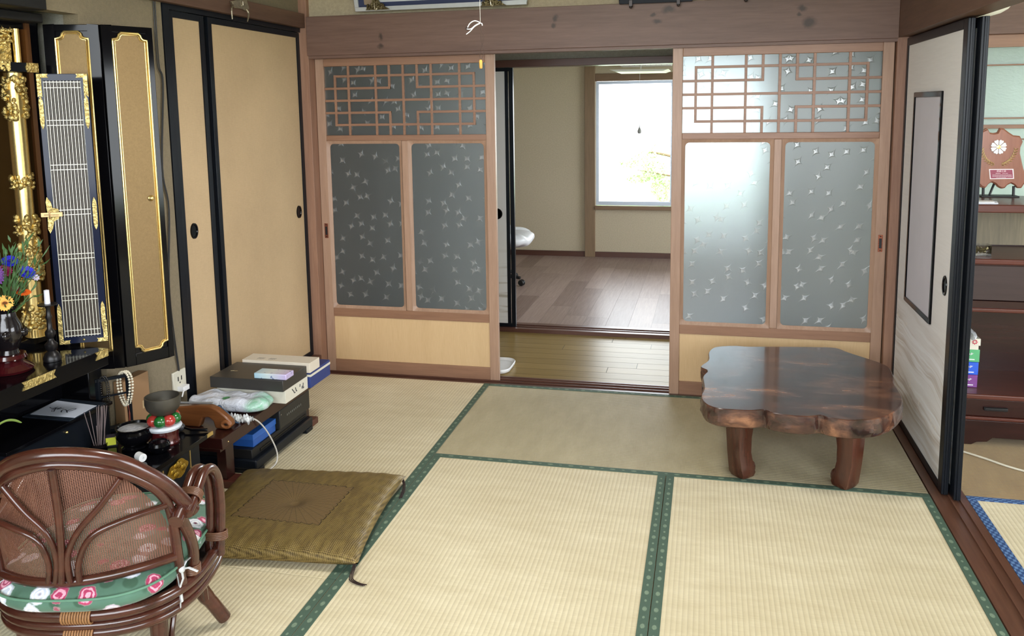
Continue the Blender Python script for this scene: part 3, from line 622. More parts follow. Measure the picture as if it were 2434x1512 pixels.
for a0 in (85, 175, 265, 355):
    c_, s_ = math.cos(math.radians(a0)), math.sin(math.radians(a0)); c2, s2 = -s_, c_
    MB().tube([ch(c_*.19+c2*.10*math.cos(t*pi/10), s_*.19+s2*.10*math.cos(t*pi/10), .13+.11*math.sin(t*pi/10)) for t in range(11)], .007, 8).build('stretcher', RAT, RC)

def floral():
    t = NT('rose_print_fabric'); v = t.obj(); base = t.mix(t.noise(v, 20., 3.), C(62, 96, 80), C(86, 124, 104))
    lf = t.vor(v, 22., rnd=1.); c = t.mix(t.m('MULTIPLY', t.map(lf, .42, .34), t.map(t.noise(v, 9., 2.), .44, .5)), base, C(52, 86, 66))
    o = t.n('TexVoronoi'); t.put(o.inputs['Vector'], v); o.inputs['Scale'].default_value = 19.; d = o.outputs['Distance']; r, g, bb = t.sep(o.outputs['Color'])
    pet = t.m('ADD', d, t.m('MULTIPLY', t.m('SUBTRACT', t.noise(v, 70., 2.), .5), .22)); swirl = t.map(t.m('SINE', t.m('MULTIPLY', pet, 46.)), -.3, .5)
    rose = t.mix(swirl, t.mix(t.map(g, .45, .55), C(176, 52, 96), C(206, 214, 230)), t.mix(t.map(g, .45, .55), C(236, 170, 190), C(244, 246, 250)))
    rose = t.mix(t.map(d, .12, .06), rose, C(110, 28, 62))
    c = t.mix(t.m('MULTIPLY', t.map(pet, .44, .38), t.map(r, .12, .16)), c, rose); t.set(c, .75, sheen=.2); return t.mat
def pad(hr, hd, z0, z1, e=3.2, dc=0., n=60, m=14):
    zc = (z0+z1)/2; H = (z1-z0)/2; vs = []; fs = []
    for j in range(m+1):
        a = -pi/2+pi*j/m; s_ = max(.02, math.cos(a))**.42; z = zc+H*math.sin(a)
        vs += [p for p in ring(hr*s_, hd*s_, z, e, n, dc)]
    for j in range(m):
        for i in range(n): fs.append((j*n+i, j*n+(i+1) % n, (j+1)*n+(i+1) % n, (j+1)*n+i))
    return vs, fs+[tuple(range(n)), tuple(m*n+i for i in range(n))]
cu = thing('seat_cushion', ch(0, 0, .294), 'thick green seat cushion with pink and white rose print tied to the rattan chair', 'cushion')
FL = floral(); vs, fs = pad(.220, .265, .300, .386, 3.0, -.020); MB().add(vs, fs).build('pad', FL, cu)
MB().tube(ring(.222, .267, .360, 3.0, 60, -.020), .003, 8, True).build('piping', plain('green_piping', C(92, 134, 112), .7), cu)
q = MB(); k0 = ch(.232, -.150, .352)
q.ball(k0, .009, 8)
for P in ([(0, 0, 0), (-.010, -.004, -.012), (-.004, -.006, -.05), (-.006, -.006, -.098)], [(0, 0, 0), (.006, -.005, -.02), (-.002, -.006, -.04), (.0, -.006, -.08)], [(0, 0, 0), (.02, 0, .006), (.042, .002, -.002)], [(0, 0, 0), (-.018, -.002, .002), (-.03, .0, -.004)], [(0, 0, 0), (.004, .012, .014), (.002, .03, .012)]):
    q.tube([k0+Vector(p) for p in P], .0045, 6, flat=.4)
q.build('tie', plain('grey_white_ribbon', C(196, 198, 200), .6, var=.3, scale=200.), cu)

# ================================================================ olive floor cushion
def zabuton():
    t = NT('olive_gold_brocade'); v = t.obj(); x, y, z = t.sep(v); ang = t.m('ARCTAN2', y, x); nn = 36.
    saw = t.m('ABSOLUTE', t.m('SUBTRACT', t.m('FRACT', t.m('MULTIPLY', ang, nn/(2*pi))), .5)); rad = t.m('SQRT', t.m('ADD', t.m('MULTIPLY', x, x), t.m('MULTIPLY', y, y)))
    ln = t.m('MULTIPLY', t.map(t.m('MULTIPLY', t.m('SUBTRACT', .5, saw), rad), .0034, .0014), t.map(rad, .014, .02))
    bx = t.m('MAXIMUM', t.m('ABSOLUTE', x), t.m('MULTIPLY', t.m('ABSOLUTE', y), 1.12)); scal = t.m('ADD', .148, t.m('MULTIPLY', t.m('SQRT', t.m('ABSOLUTE', t.m('SUBTRACT', .25, t.m('MULTIPLY', t.m('SUBTRACT', .5, saw), t.m('SUBTRACT', .5, saw))))), .028))
    inside = t.map(t.m('SUBTRACT', bx, scal), .0008, -.0008); rim = t.m('MULTIPLY', t.map(t.m('ABSOLUTE', t.m('SUBTRACT', bx, scal)), .0022, .0010), 1.)
    u = t.m('MULTIPLY', t.m('ADD', x, y), 2*pi/.012); w_ = t.m('MULTIPLY', t.m('SUBTRACT', x, y), 2*pi/.012); dia = t.map(t.m('MULTIPLY', t.m('SINE', u), t.m('SINE', w_)), -.2, .3)
    n1 = t.noise(t.scl(v, (1, .25, 1)), 60., 3.); c0 = t.mix(t.m('MULTIPLY', dia, .8), C(78, 62, 32), C(150, 128, 78)); c0 = t.mix(t.m('MULTIPLY', t.map(n1, .4, .6), .35), c0, C(156, 134, 76))
    c = t.mix(inside, c0, C(122, 100, 66)); c = t.mix(t.m('MAXIMUM', t.m('MULTIPLY', ln, inside), rim), c, C(34, 25, 12))
    t.set(c, .42, .25); t.bump(t.m('ADD', dia, t.m('MULTIPLY', n1, 1.5)), .3, .003); return t.mat
zc = Vector((-.300, -1.592, 0)); za = math.radians(6.5); zx = Vector((math.cos(za), math.sin(za), 0)); zy = Vector((-math.sin(za), math.cos(za), 0))
zb = thing('floor_cushion', zc, 'olive gold brocade floor cushion with radiating petal medallion and dark tassels', 'cushion')
def zsurf(sg):
    def fn(u, v):
        a, b_ = u*2-1, v*2-1; e = max(0., (1-abs(a)**5)*(1-abs(b_)**5))**.42; r = math.hypot(a*.32, b_*.32)
        pin = 1-.05*(1-abs(a)**2)*(abs(b_)**8)-0; pin2 = 1-.05*(1-abs(b_)**2)*(abs(a)**8)
        pk = .0022*math.sin(a*34+3*math.sin(b_*3))*min(1, abs(b_)**6*2)+.002*math.sin(b_*31)*min(1, abs(a)**6*2)
        z = .036+(( .040*e) - .014*math.exp(-(r/.035)**2) + pk*e)*1. if sg > 0 else .036-.033*e
        return zc+zx*(a*.322*pin2)+zy*(b_*.318*pin)+Vector((0, 0, z))
    return fn
zo = MB().grid(zsurf(1), 60, 60).grid(zsurf(-1), 60, 60).build('cushion_cover', zabuton(), zb, loc=zc, smooth=1.2)
zo.rotation_euler = (0, 0, 0)
TAS = plain('dark_tassel_thread', C(44, 26, 24), .7)
for (a, b_, P) in ((1, 1, [(.0, .0, .034), (.012, -.01, .012), (.022, -.05, .006), (.03, -.10, .004)]), (1, -1, [(.0, .0, .034), (.0, -.012, .02), (.005, -.045, .006), (.035, -.062, .004), (.06, -.066, .004)]), (-1, 1, [(0, 0, .034), (-.02, .02, .008), (-.04, .04, .004)])):
    base = zc+zx*(a*.31)+zy*(b_*.306); q = MB()
    for k in range(3): q.tube(smooth_path([base+Vector(p)+Vector((.004*(k-1), .003*(k-1)*(i > 1), 0)) for i, p in enumerate(P)], 4), .0018, 6)
    q.build('tassel', TAS, zb)
q = MB()
for k in range(7):
    a = k*.9; q.tube([zc+Vector((.0, .0, .048)), zc+Vector((.010*math.cos(a), .008*math.sin(a), .056)), zc+Vector((.026*math.cos(a), .020*math.sin(a), .054))], .0016, 6)
q.build('centre_tuft', TAS, zb)

# ================================================================ household altar
AL = thing('household_altar', (-1.3, -2.3, 0), 'tall black and gold household altar with its folding doors standing open', 'altar')
INN = plain('dark_gold_interior', C(74, 52, 20), .35, .5, var=.3, scale=6.)
q = MB().box(-1.70, -1.65, -2.95, -1.66, 0, 1.76).box(-1.65, -1.13, -1.70, -1.66, 0, 1.76).box(-1.65, -1.13, -2.95, -2.91, 0, 1.76).box(-1.70, -1.13, -2.95, -1.66, 1.70, 1.76)
q.box(-1.65, -1.122, -2.95, -1.70, 0, .598).box(-1.65, -1.012, -1.70, -1.632, 0, .598); q.build('cabinet_body', LAQ, AL, bevel=.003)
MB().box(-1.645, -1.635, -2.90, -1.705, .68, 1.70).box(-1.63, -1.14, -1.712, -1.702, .68, 1.70).build('inner_panel', INN, AL)
MB().box(-1.63, -1.13, -2.90, -1.705, .655, .682).build('inner_floor', LAQ, AL, bevel=.002)
q = MB().box(-1.5, -.985, -3.0, -1.775, 1.765, 1.83).box(-1.5, -1.01, -3.0, -1.80, 1.83, 2.04).box(-1.5, -1.07, -3.0, -1.70, 1.735, 1.765)
q.build('cornice', BLK, AL, bevel=.004)
o = MB().box(-1.50, -.85, -2.95, -1.79, .600, .657).build('offering_shelf', LAQ, AL, bevel=.0015)
for y0, y1, e0, e1 in ((-2.158, -2.025, 1, 1), (-1.850, -1.791, 1, 0), (-2.56, -2.43, 1, 1)):
    n_ = .010; P = [(y0, .6565)]+([(y0+n_, .644)] if e0 else [])+[(y0, .631), (y1, .631)]+([(y1-n_, .644)] if e1 else [])+[(y1, .6565)]
    MB().prism(P, lambda a, b_, h: (-.8505+h, a, b_), 0, .0035).build('gold_fitting', GOLDO, o)
def column(x, y, z0, z1, r):
    prof = [(r*1.15, z0), (r*1.15, z0+.03), (r, z0+.035), (r*.97, (z0+z1)/2), (r, z1)]
    c = MB().lathe((x, y, 0), prof, 28).build('column', GOLD, AL, smooth=.6)
    rnd = random.Random(3)
    for (a, b_, rad) in ((z1-.15, z1-.01, 1.0), (1.19, 1.235, .6), (.88, 1.10, 1.), (.71, .80, 1.)):
        q = MB()
        for k in range(int((b_-a)*900)):
            z = rnd.uniform(a, b_); th = rnd.uniform(-.2, 2*pi); rr_ = r*(1+rnd.uniform(.0, .28))
            q.ball((x+rr_*math.cos(th), y+rr_*math.sin(th), z), rnd.uniform(.005, .010)*(.8+.3*rad), 6, 0, (1, 1, rnd.uniform(.6, 1.5)))
        q.build('carved_ornament', GOLDO, c, weld=False, smooth=1.2)
    q = MB()
    for k in range(26):
        th = k*2*pi/26; q.tube([(x+r*1.15*math.cos(th), y+r*1.15*math.sin(th), z0+.002), (x+r*1.15*math.cos(th), y+r*1.15*math.sin(th), z0+.028)], .0028, 5)
    q.build('fluted_base', GOLD, c, weld=False, smooth=1.2)
column(-1.13, -1.785, .684, 1.570, .028); column(-1.13, -2.78, .684, 1.570, .028)
q = MB().box(-1.14, -1.085, -2.85, -1.725, 1.572, 1.602); l = q.build('lintel', LAQB, AL, bevel=.001)
q = MB().prism([(-1.772, 1.6022), (-1.780, 1.587), (-1.772, 1.5718), (-1.7245, 1.5718), (-1.7245, 1.6022)], lambda a, b_, h: (-1.0855+h, a, b_), 0, .003)
q.build('gold_fitting', GOLDO, l); q = MB()
rnd = random.Random(5)
for k in range(60): q.ball((-1.083, rnd.uniform(-1.90, -1.845), rnd.uniform(1.575, 1.60)), rnd.uniform(.003, .006), 6)
q.build('gold_fitting', GOLDO, l, weld=False)
q = MB().box(-1.135, -1.128, -2.84, -1.785, 1.605, 1.712); rnd = random.Random(9)
for k in range(260):
    y, z = rnd.uniform(-2.6, -1.80), rnd.uniform(1.63, 1.70); a = rnd.uniform(0, pi)
    q.tube([(-1.122, y, z), (-1.112, y+.012*math.cos(a), z+.012*math.sin(a)), (-1.120, y+.024*math.cos(a+.6), z+.02*math.sin(a+.6))], [.004, .006, .002], 6)
q.build('carved_transom', GOLDO, AL, weld=False)
c = MB().lathe((-1.115, -1.775, 0), [(.011, 1.604), (.011, 1.712)], 16).build('column', GOLD, AL)
MB().box(-1.14, -1.10, -1.752, -1.742, 1.604, 1.712).box(-1.135, -1.125, -1.722, -1.702, .684, 1.74).build('inner_post', plain('brown_lacquer', C(92, 56, 26), .3, .3), AL)
def frame_axes(P0, P1):
    P0 = Vector((P0[0], P0[1], 0)); P1 = Vector((P1[0], P1[1], 0)); u = (P1-P0).normalized(); n = Vector((u.y, -u.x, 0)); return P0, u, n, (P1-P0).length
def notched(u0, u1, z0, z1, r):
    def corner(cx, cz, sx, sz):     # small step then a rounded notch
        P = [(cx, cz-sz*r*1.5), (cx-sx*.0, cz-sz*r*1.15)]
        a = [(cx-sx*(r*.35+r*.75*math.sin(t*pi/10)), cz-sz*(r*.35+r*.75*math.cos(t*pi/10))) for t in range(6)]
        return P+a+[(cx-sx*r*1.5, cz)]
    A = corner(u1, z1, 1, 1); B = corner(u0, z1, -1, 1)[::-1]; Cc = corner(u0, z0, -1, -1); D = corner(u1, z0, 1, -1)[::-1]
    return A+B+Cc+D
def leaf(P0, P1, z0, z1, m0, m1, mb, mt, knob=None):
    P, u, n, L = frame_axes(P0, P1); W = lambda a, h, z: P+u*a+n*h+Vector((0, 0, z))
    q = MB(); fr = [(0, m0), (L-m1, L)]
    for a, b_ in fr: q.prism([(a, z0), (b_, z0), (b_, z1), (a, z1)], lambda s, t, h: W(s, h, t), -.022, 0)
    q.prism([(m0, z0), (L-m1, z0), (L-m1, z0+mb), (m0, z0+mb)], lambda s, t, h: W(s, h, t), -.022, 0).prism([(m0, z1-mt), (L-m1, z1-mt), (L-m1, z1), (m0, z1)], lambda s, t, h: W(s, h, t), -.022, 0)
    o = q.build('folding_door', LAQ, AL, bevel=.0015)
    Z0, Z1 = z0+mb, z1-mt
    MB().prism([(m0, Z0), (L-m1, Z0), (L-m1, Z1), (m0, Z1)], lambda s, t, h: W(s, h, t), -.012, -.004).build('door_backing', LAQ, o)
    pl = notched(m0+.002, L-m1-.002, Z0+.002, Z1-.002, .020); MB().prism(pl, lambda s, t, h: W(s, h, t), -.004, -.002).build('gold_panel', GOLDP, o)
    pts = [W(s, 0., t) for s, t in pl]; MB().tube(pts, .0042, 8, True).build('gold_moulding', GOLD, o)
    pl = notched(m0+.009, L-m1-.009, Z0+.009, Z1-.009, .018); MB().tube([W(s, -.001, t) for s, t in pl], .0018, 6, True).build('gold_moulding', GOLD, o)
    if knob:
        kb = MB().lathe((0, 0, 0), [(.010, 0), (.011, .003), (.008, .006), (.005, .010), (.007, .013), (.004, .016), (0, .0165)], 18); kb.v = [W(knob[0]+p.x, p.z-.002, knob[1]+p.y) for p in kb.v]; kb.build('knob', GOLD, o)
    return o
leaf((-.930, -1.601), (-.848, -1.437), .527, 1.735, .036, .022, .042, .022, (.135, 1.128))
leaf((-1.102, -1.670), (-.934, -1.606), .527, 1.735, .036, .036, .042, .022)
# lattice door
def lattice_door():
    P, u, n, L = frame_axes((-1.012, -1.817), (-.884, -1.741)); W = lambda a, h, z: P+u*a+n*h+Vector((0, 0, z)); z0, z1 = .668, 1.563; m = .017
    blue = lacquer('blue_black_lacquer', (.010, .014, .035), .15); q = MB()
    for a, b_, c, d in ((0, m, z0, z1), (L-m*1.2, L, z0, z1), (m, L-m*1.2, z0, z0+.022), (m, L-m*1.2, z1-.022, z1)): q.prism([(a, c), (b_, c), (b_, d), (a, d)], lambda s, t, h: W(s, h, t), -.014, 0)
    o = q.build('lattice_door', blue, AL, bevel=.001)
    t = NT('brown_gauze'); f = t.noise(t.scl(t.obj(), (1, 1, .3)), 500., 2.); t.set(t.mix(f, C(58, 50, 44), C(142, 132, 118)), .6)
    MB().prism([(m, z0+.022), (L-m*1.2, z0+.022), (L-m*1.2, z1-.022), (m, z1-.022)], lambda s, t_, h: W(s, h, t_), -.010, -.008).build('gauze', t.mat, o)
    q = MB(); ua, ub = m, L-m*1.2; wv = MB()
    N = 11
    for k in range(N):
        x = ua+(ub-ua)*(k+.5)/N; wv.tube([W(x, -.0065, z0+.024), W(x, -.0065, z1-.024)], .0030, 6)
    for k in range(N+1):
        x = ua+(ub-ua)*k/N; x = min(max(x, ua+.001), ub-.001); q.prism([(x-.0009, z0+.022), (x+.0009, z0+.022), (x+.0009, z1-.022), (x-.0009, z1-.022)], lambda s, t_, h: W(s, h, t_), -.004, -.001)
    for z in (z0+.026, z0+.044, .816, .832, .956, .972, 1.104, 1.120, 1.253, 1.269, 1.398, 1.414, z1-.044, z1-.026):
        q.prism([(ua, z-.0010), (ub, z-.0010), (ub, z+.0010), (ua, z+.0010)], lambda s, t_, h: W(s, h, t_), -.0035, -.0005)
    wv.build('dark_reed', plain('dark_reed', C(66, 56, 48), .4, var=.3, scale=200.), o); q.build('white_grid', plain('ivory_grid', C(222, 220, 206), .4, .2), o)
    for a, sa in ((0, 1), (L, -1)):
        for z, sz in ((z0, 1), (z1, -1)): MB().prism([(a, z), (a+sa*.034, z), (a+sa*.030, z+sz*.006), (a+sa*.034, z+sz*.012), (a+sa*.013, z+sz*.012), (a+sa*.013, z+sz*.074), (a+sa*.007, z+sz*.068), (a, z+sz*.074)], lambda s, t_, h: W(s, h, t_), 0, .002).build('corner_fitting', GOLDO, o)
    for a in (.007, L-.009):
        for z in (1.44, 1.105, .752):
            if a == .007 and z == 1.105: continue
            MB().prism([(a, z-.055), (a+.005, z-.042), (a+.0065, z-.03), (a+.0065, z+.03), (a+.005, z+.042), (a, z+.055), (a-.005, z+.042), (a-.0065, z+.03), (a-.0065, z-.03), (a-.005, z-.042)], lambda s, t_, h: W(s, h, t_), 0, .002).build('side_fitting', GOLDO, o)
    q = MB().prism([(.0, 1.165), (.010, 1.150), (.014, 1.130), (.030, 1.125), (.036, 1.108), (.030, 1.092), (.016, 1.085), (.010, 1.060), (.002, 1.045), (-.004, 1.06), (-.002, 1.105), (-.004, 1.15)], lambda s, t_, h: W(s, h, t_), .0005, .003)
    q.build('lock_plate', GOLDO, o); MB().ball(W(L/2, .002, z0+.011), .004, 8).build('stud', GOLDO, o)
    q = MB().obox(W(.012, .009, 1.108), (u, n, Vector((0, 0, 1))), (.032, .003, .0075)).tube([W(.006, .012, 1.094), W(.006, .014, 1.122)], .0022, 8).tube([W(-.010, .013, 1.108), W(.034, .013, 1.106)], .0015, 6)
    q.build('latch', plain('tarnished_brass', C(176, 146, 104), .35, .8), o, bevel=.001)
lattice_door()
# things inside and on the altar
lan = thing('hanging_altar_lamp', (-1.40, -1.60-.17, 1.30), 'dark metal hanging lamp with ornate scrolled ring inside the altar', 'lamp')
q = MB()
for k in range(16):
    a = pi*k/15; q.ball((-1.38, -1.80+.045*math.cos(a), 1.12+.055*math.sin(a)), .010, 8, 0, (1, 1, 1.2))
q.tube([(-1.38, -1.80+.045*math.cos(pi*k/15), 1.12+.055*math.sin(pi*k/15)) for k in range(16)], .006, 8).tube([(-1.38, -1.8, 1.18), (-1.38, -1.8, 1.70)], .002, 6)
q.build('scroll_ring', plain('dark_bronze', C(60, 54, 46), .35, .8, bump=.4), lan)
MB().lathe((-1.38, -1.80, 0), [(.0, 1.095), (.008, 1.09), (.012, 1.075), (.034, 1.07), (.036, 1.05), (.030, 1.045), (0, 1.045)], 24).build('oil_dish', plain('pewter', C(90, 92, 92), .3, .8), lan)
vz = thing('flower_vase', (-.975, -2.065, .657), 'dark bronze flower vase with relief on a flared dark red foot on the altar shelf', 'vase')
DB = plain('dark_glazed_bronze', C(28, 24, 26), .18, .4, .5, var=.3, bump=.2); DR = plain('dark_red_lacquer', C(54, 12, 16), .12, 0, .6)
MB().lathe((-.975, -2.065, 0), [(.030, .712), (.026, .725), (.036, .745), (.044, .77), (.042, .80), (.030, .825), (.028, .84), (.040, .86), (.043, .863), (.038, .858), (.024, .84)], 30, cap=False).ball((-.945, -2.10, .775), .016, 14, 0, (.5, 1, 1)).ball((-.935, -2.04, .775), .014, 12, 0, (.5, 1, 1)).build('vase_body', DB, vz, smooth=.6)
MB().lathe((-.975, -2.065, 0), [(.0, .658), (.062, .658), (.066, .666), (.052, .678), (.036, .69), (.05, .70), (.046, .711), (.0, .712)], 30).build('vase_foot', DR, vz, smooth=.6)
GST = plain('green_stem', C(92, 124, 70), .6); GLF = plain('flower_leaf', C(62, 96, 52), .55, var=.3, scale=60.)
def petalhead(c, n, r, rw, nrm, col, ctr, name, label, layers=1, cat='flower'):
    c = Vector(c)+Vector((-.012, -.016, -.004)); r *= .84; rw *= .84; nrm = Vector(nrm).normalized(); a = nrm.orthogonal().normalized(); b_ = nrm.cross(a)
    f = thing(name, c, label, cat, 'flowers in the altar vase'); m = plain(name+'_petal', col, .55, var=.15, scale=120.); q = MB()
    for L_ in range(layers):
        for k in range(n):
            th = 2*pi*(k+.5*L_)/n; d = a*math.cos(th)+b_*math.sin(th); s = nrm.cross(d); rr_ = r*(1-.22*L_); up = .10+.25*L_
            pts = [c+nrm*.001, c+d*rr_*.4+s*rw*.5+nrm*rr_*up*.4, c+d*rr_*.8+s*rw*.55+nrm*rr_*up, c+d*rr_+nrm*rr_*up*.9, c+d*rr_*.8-s*rw*.55+nrm*rr_*up, c+d*rr_*.4-s*rw*.5+nrm*rr_*up*.4]
            low = [p-nrm*.0012 for p in pts]; q.add(pts+low, [(0, 1, 2, 3, 4, 5), (11, 10, 9, 8, 7, 6)]+[(i, 6+i, 6+(i+1) % 6, (i+1) % 6) for i in range(6)])
    q.build('petals', m, f, weld=False)
    MB().ball(c+nrm*.003, r*.28, 10, 0, (1, 1, .6)).build('flower_centre', plain(name+'_centre', ctr, .7, bump=.5), f)
    base = Vector((-.975, -2.065, .80)); mid = (c+base)/2+Vector((0, 0, -.01)); MB().tube(smooth_path([c-nrm*.002, c-Vector((0, 0, .02))-nrm*.01, mid, base+Vector((random.uniform(-.015, .015), random.uniform(-.015, .015), 0))], 5), .0018, 6).build('stem', GST, f)
    return f
CV = (.75, -.62, .25)
petalhead((-.985, -1.990, .990), 22, .030, .006, (.5, -.4, .8), C(40, 40, 190), C(40, 20, 120), 'cornflower', 'blue cornflower, topmost bloom in the altar vase', 2)
petalhead((-.955, -1.960, .950), 22, .032, .006, (.6, -.2, .6), C(44, 48, 200), C(40, 20, 120), 'cornflower', 'blue cornflower leaning outward beside the gold column', 2)
petalhead((-.985, -2.012, .965), 16, .026, .008, (.7, -.5, .6), C(128, 24, 72), C(90, 20, 50), 'pink_carnation', 'magenta bloom beside the topmost blue cornflower', 3)
petalhead((-.980, -2.070, .960), 24, .046, .009, CV, C(98, 44, 130), C(80, 40, 110), 'purple_aster', 'large purple bloom at the frame edge in the altar vase', 4)
petalhead((-.960, -2.006, .908), 14, .018, .008, (.5, -.2, .9), C(120, 16, 40), C(90, 10, 20), 'dark_red_carnation', 'small dark red bloom above the orange daisy', 4)
petalhead((-.945, -1.990, .893), 20, .026, .006, (.3, -.2, .95), C(232, 104, 32), C(150, 60, 20), 'orange_daisy', 'flat orange daisy low in the altar vase')
petalhead((-.935, -2.075, .880), 20, .030, .008, CV, C(238, 172, 74), C(110, 60, 20), 'yellow_daisy', 'yellow daisy with brown centre at the front of the altar vase')
petalhead((-.965, -1.915, .925), 8, .014, .006, (.8, -.3, .4), C(196, 188, 214), C(210, 206, 160), 'white_limonium', 'small pale lilac sprig reaching toward the gold column', 2)
gr = thing('vase_greenery', (-.975, -2.065, .80), 'leafy green stems filling the altar flower vase', 'greenery'); q = MB(); rnd = random.Random(11)
for k in range(190):
    th = rnd.uniform(0, 2*pi); h = rnd.uniform(.02, .22); rr_ = rnd.uniform(.01, .07)+h*.25; base = Vector((-.975, -2.065, .83))
    p = base+Vector((math.cos(th)*rr_, math.sin(th)*rr_, h)); d = (p-base).normalized(); d = (d+Vector((rnd.uniform(-.5, .5), rnd.uniform(-.5, .5), rnd.uniform(-.4, .3)))).normalized(); s = d.orthogonal().normalized()*rnd.uniform(.0016, .0042); L_ = rnd.uniform(.02, .05)
    up = s.cross(d).normalized()*.004
    q.add([p, p+d*L_*.5+s+up, p+d*L_, p+d*L_*.5-s+up], [(0, 1, 2, 3)])
    if k % 4 == 0: q.tube([base-Vector((0, 0, .03)), (base+p)/2, p], .0012, 5)
q.build('leaf_sprays', GLF, gr, weld=False)
cs = thing('candle_stand', (-.925, -1.95, .657), 'slender black turned candle stand on the altar shelf', 'candlestick')
MB().lathe((-.925, -1.95, 0), [(0, .658), (.026, .658), (.027, .668), (.020, .682), (.012, .69), (.018, .70), (.019, .712), (.010, .722), (.008, .73), (.015, .742), (.015, .752), (.008, .762), (.007, .79), (.010, .80), (.007, .81), (.006, .826), (.009, .834), (.028, .838), (.029, .842), (.006, .842), (0, .842)], 24).build('turned_stem', plain('black_iron', C(24, 22, 24), .35, .3, bump=.2), cs, smooth=.6)
tag(MB().lathe((-.925, -1.95, 0), [(0, .8425), (.0085, .8425), (.0078, .886), (.0, .888)], 16).build('candle', plain('white_wax', C(226, 226, 238), .4), loc=(-.925, -1.95, .8425)), 'short white candle on the black candle stand', 'candle')

# ================================================================ incense desk and everything on it
DK = thing('incense_desk', (-.80, -2.05, 0), 'low black lacquer desk with gold crest in front of the altar', 'table')
MB().box(-.985, -.60, -2.30, -1.60, .297, .3125).box(-1.115, -.985, -2.30, -1.705, .297, .3125).build('desk_top', LAQ, DK, bevel=.001)
MB().box(-.965, -.63, -2.27, -1.64, .0, .297).build('desk_body', LAQB, DK, bevel=.002)
q = MB(); P = [(math.cos(t*pi/20), math.sin(t*pi/20)) for t in range(40)]
P = [(-1.774+x*.056*(1+.06*math.cos(6*t*pi/20)), .243+y*.030*(1+.12*math.cos(5*t*pi/20))) for t, (x, y) in enumerate(P)]
q.prism(P, lambda a, b_, h: (-.629+h, a, b_), 0, .004)
for (yy, zz) in ((-1.80, .245), (-1.765, .255), (-1.745, .24), (-1.785, .228), (-1.78, .26)): q.ball((-.625, yy, zz), .014, 10, 0, (.25, 1, .8))
q.build('gold_crest', gold('crest_gold', C(214, 178, 74), .25, .2), DK)
MB().box(-.631, -.627, -1.850, -1.846, .19, .27).box(-.631, -.627, -1.701, -1.697, .19, .28).build('gilt_line', GOLD, DK)
MB().box(-.603, -.5985, -1.635, -1.600, .3005, .3130).build('gold_fitting', GOLD, DK)
SU = thing('sutra_stand', (-1.02, -1.93, .3125), 'small black lacquer stand with one gold knob on the incense desk', 'stand')
MB().box(-1.115, -.920, -2.165, -1.700, .426, .4375).build('stand_top', LAQ, SU, bevel=.001); MB().box(-1.110, -.930, -2.155, -1.710, .3130, .426).build('stand_body', LAQB, SU, bevel=.001)
MB().ball((-.927, -1.915, .405), .005, 10).build('knob', GOLD, SU)
FN = thing('writing_sheet', (-1.01, -1.81, .4378), 'white sheet with two brush written characters in a dark folder on the altar stand', 'paper')
MB().prism([(-1.110, -1.900), (-.925, -1.902), (-.925, -1.728), (-1.112, -1.722)], lambda a, b_, h: (a, b_, h), .4378, .4405).build('dark_folder', plain('dark_blue_folder', C(34, 42, 52), .3), FN)
MB().prism([(-1.099, -1.877), (-.926, -1.877), (-.934, -1.762), (-1.110, -1.744)], lambda a, b_, h: (a, b_, h), .4406, .4412).build('paper_sheet', plain('bluish_paper', C(206, 214, 230), .6), FN)
for st in (([(-1.082, -1.809), (-1.068, -1.815), (-1.056, -1.807)], [(-1.060, -1.826), (-1.056, -1.801)], [(-1.058, -1.806), (-1.048, -1.824), (-1.037, -1.842)], [(-1.054, -1.826), (-1.046, -1.812), (-1.040, -1.803), (-1.044, -1.820), (-1.034, -1.814), (-1.028, -1.806)], [(-1.050, -1.836), (-1.044, -1.842)]),
           ([(-1.007, -1.842), (-1.017, -1.830), (-1.018, -1.819), (-1.008, -1.820), (-.994, -1.832), (-.984, -1.842)], [(-.992, -1.836), (-.998, -1.820), (-.992, -1.806), (-.982, -1.803), (-.981, -1.815), (-.990, -1.830)])):
    q = MB()
    for P in st: q.tube([Vector((p.x, p.y, .4414)) for p in smooth_path([(a, b_, 0) for a, b_ in P], 4)], .0016, 6, flat=.3)
    q.build('brush_character', plain('ink', C(22, 26, 44), .5), FN, weld=False)
tl = thing('pink_tulip', (-.95, -2.16, .4375), 'pink bloom with one long green leaf standing at the end of the altar stand', 'flower')
MB().tube([(-.955, -2.158, .438), (-.955, -2.158, .505)], .003, 6).ball((-.950, -2.190, .512), .018, 12, 0, (1.2, 1, 1)).ball((-.945, -2.178, .518), .013, 10).build('bloom', plain('pink_bloom', C(206, 60, 96), .5, var=.2, scale=80.), tl)
MB().tube(smooth_path([(-.955, -2.165, .50), (-.94, -2.168, .522), (-.922, -2.154, .534), (-.920, -2.125, .525), (-.920, -2.100, .508)], 5), [.002+.004*math.sin(pi*i/20) for i in range(21)], 8, flat=.4).build('leaf_blade', plain('tulip_leaf', C(150, 178, 90), .5), tl)

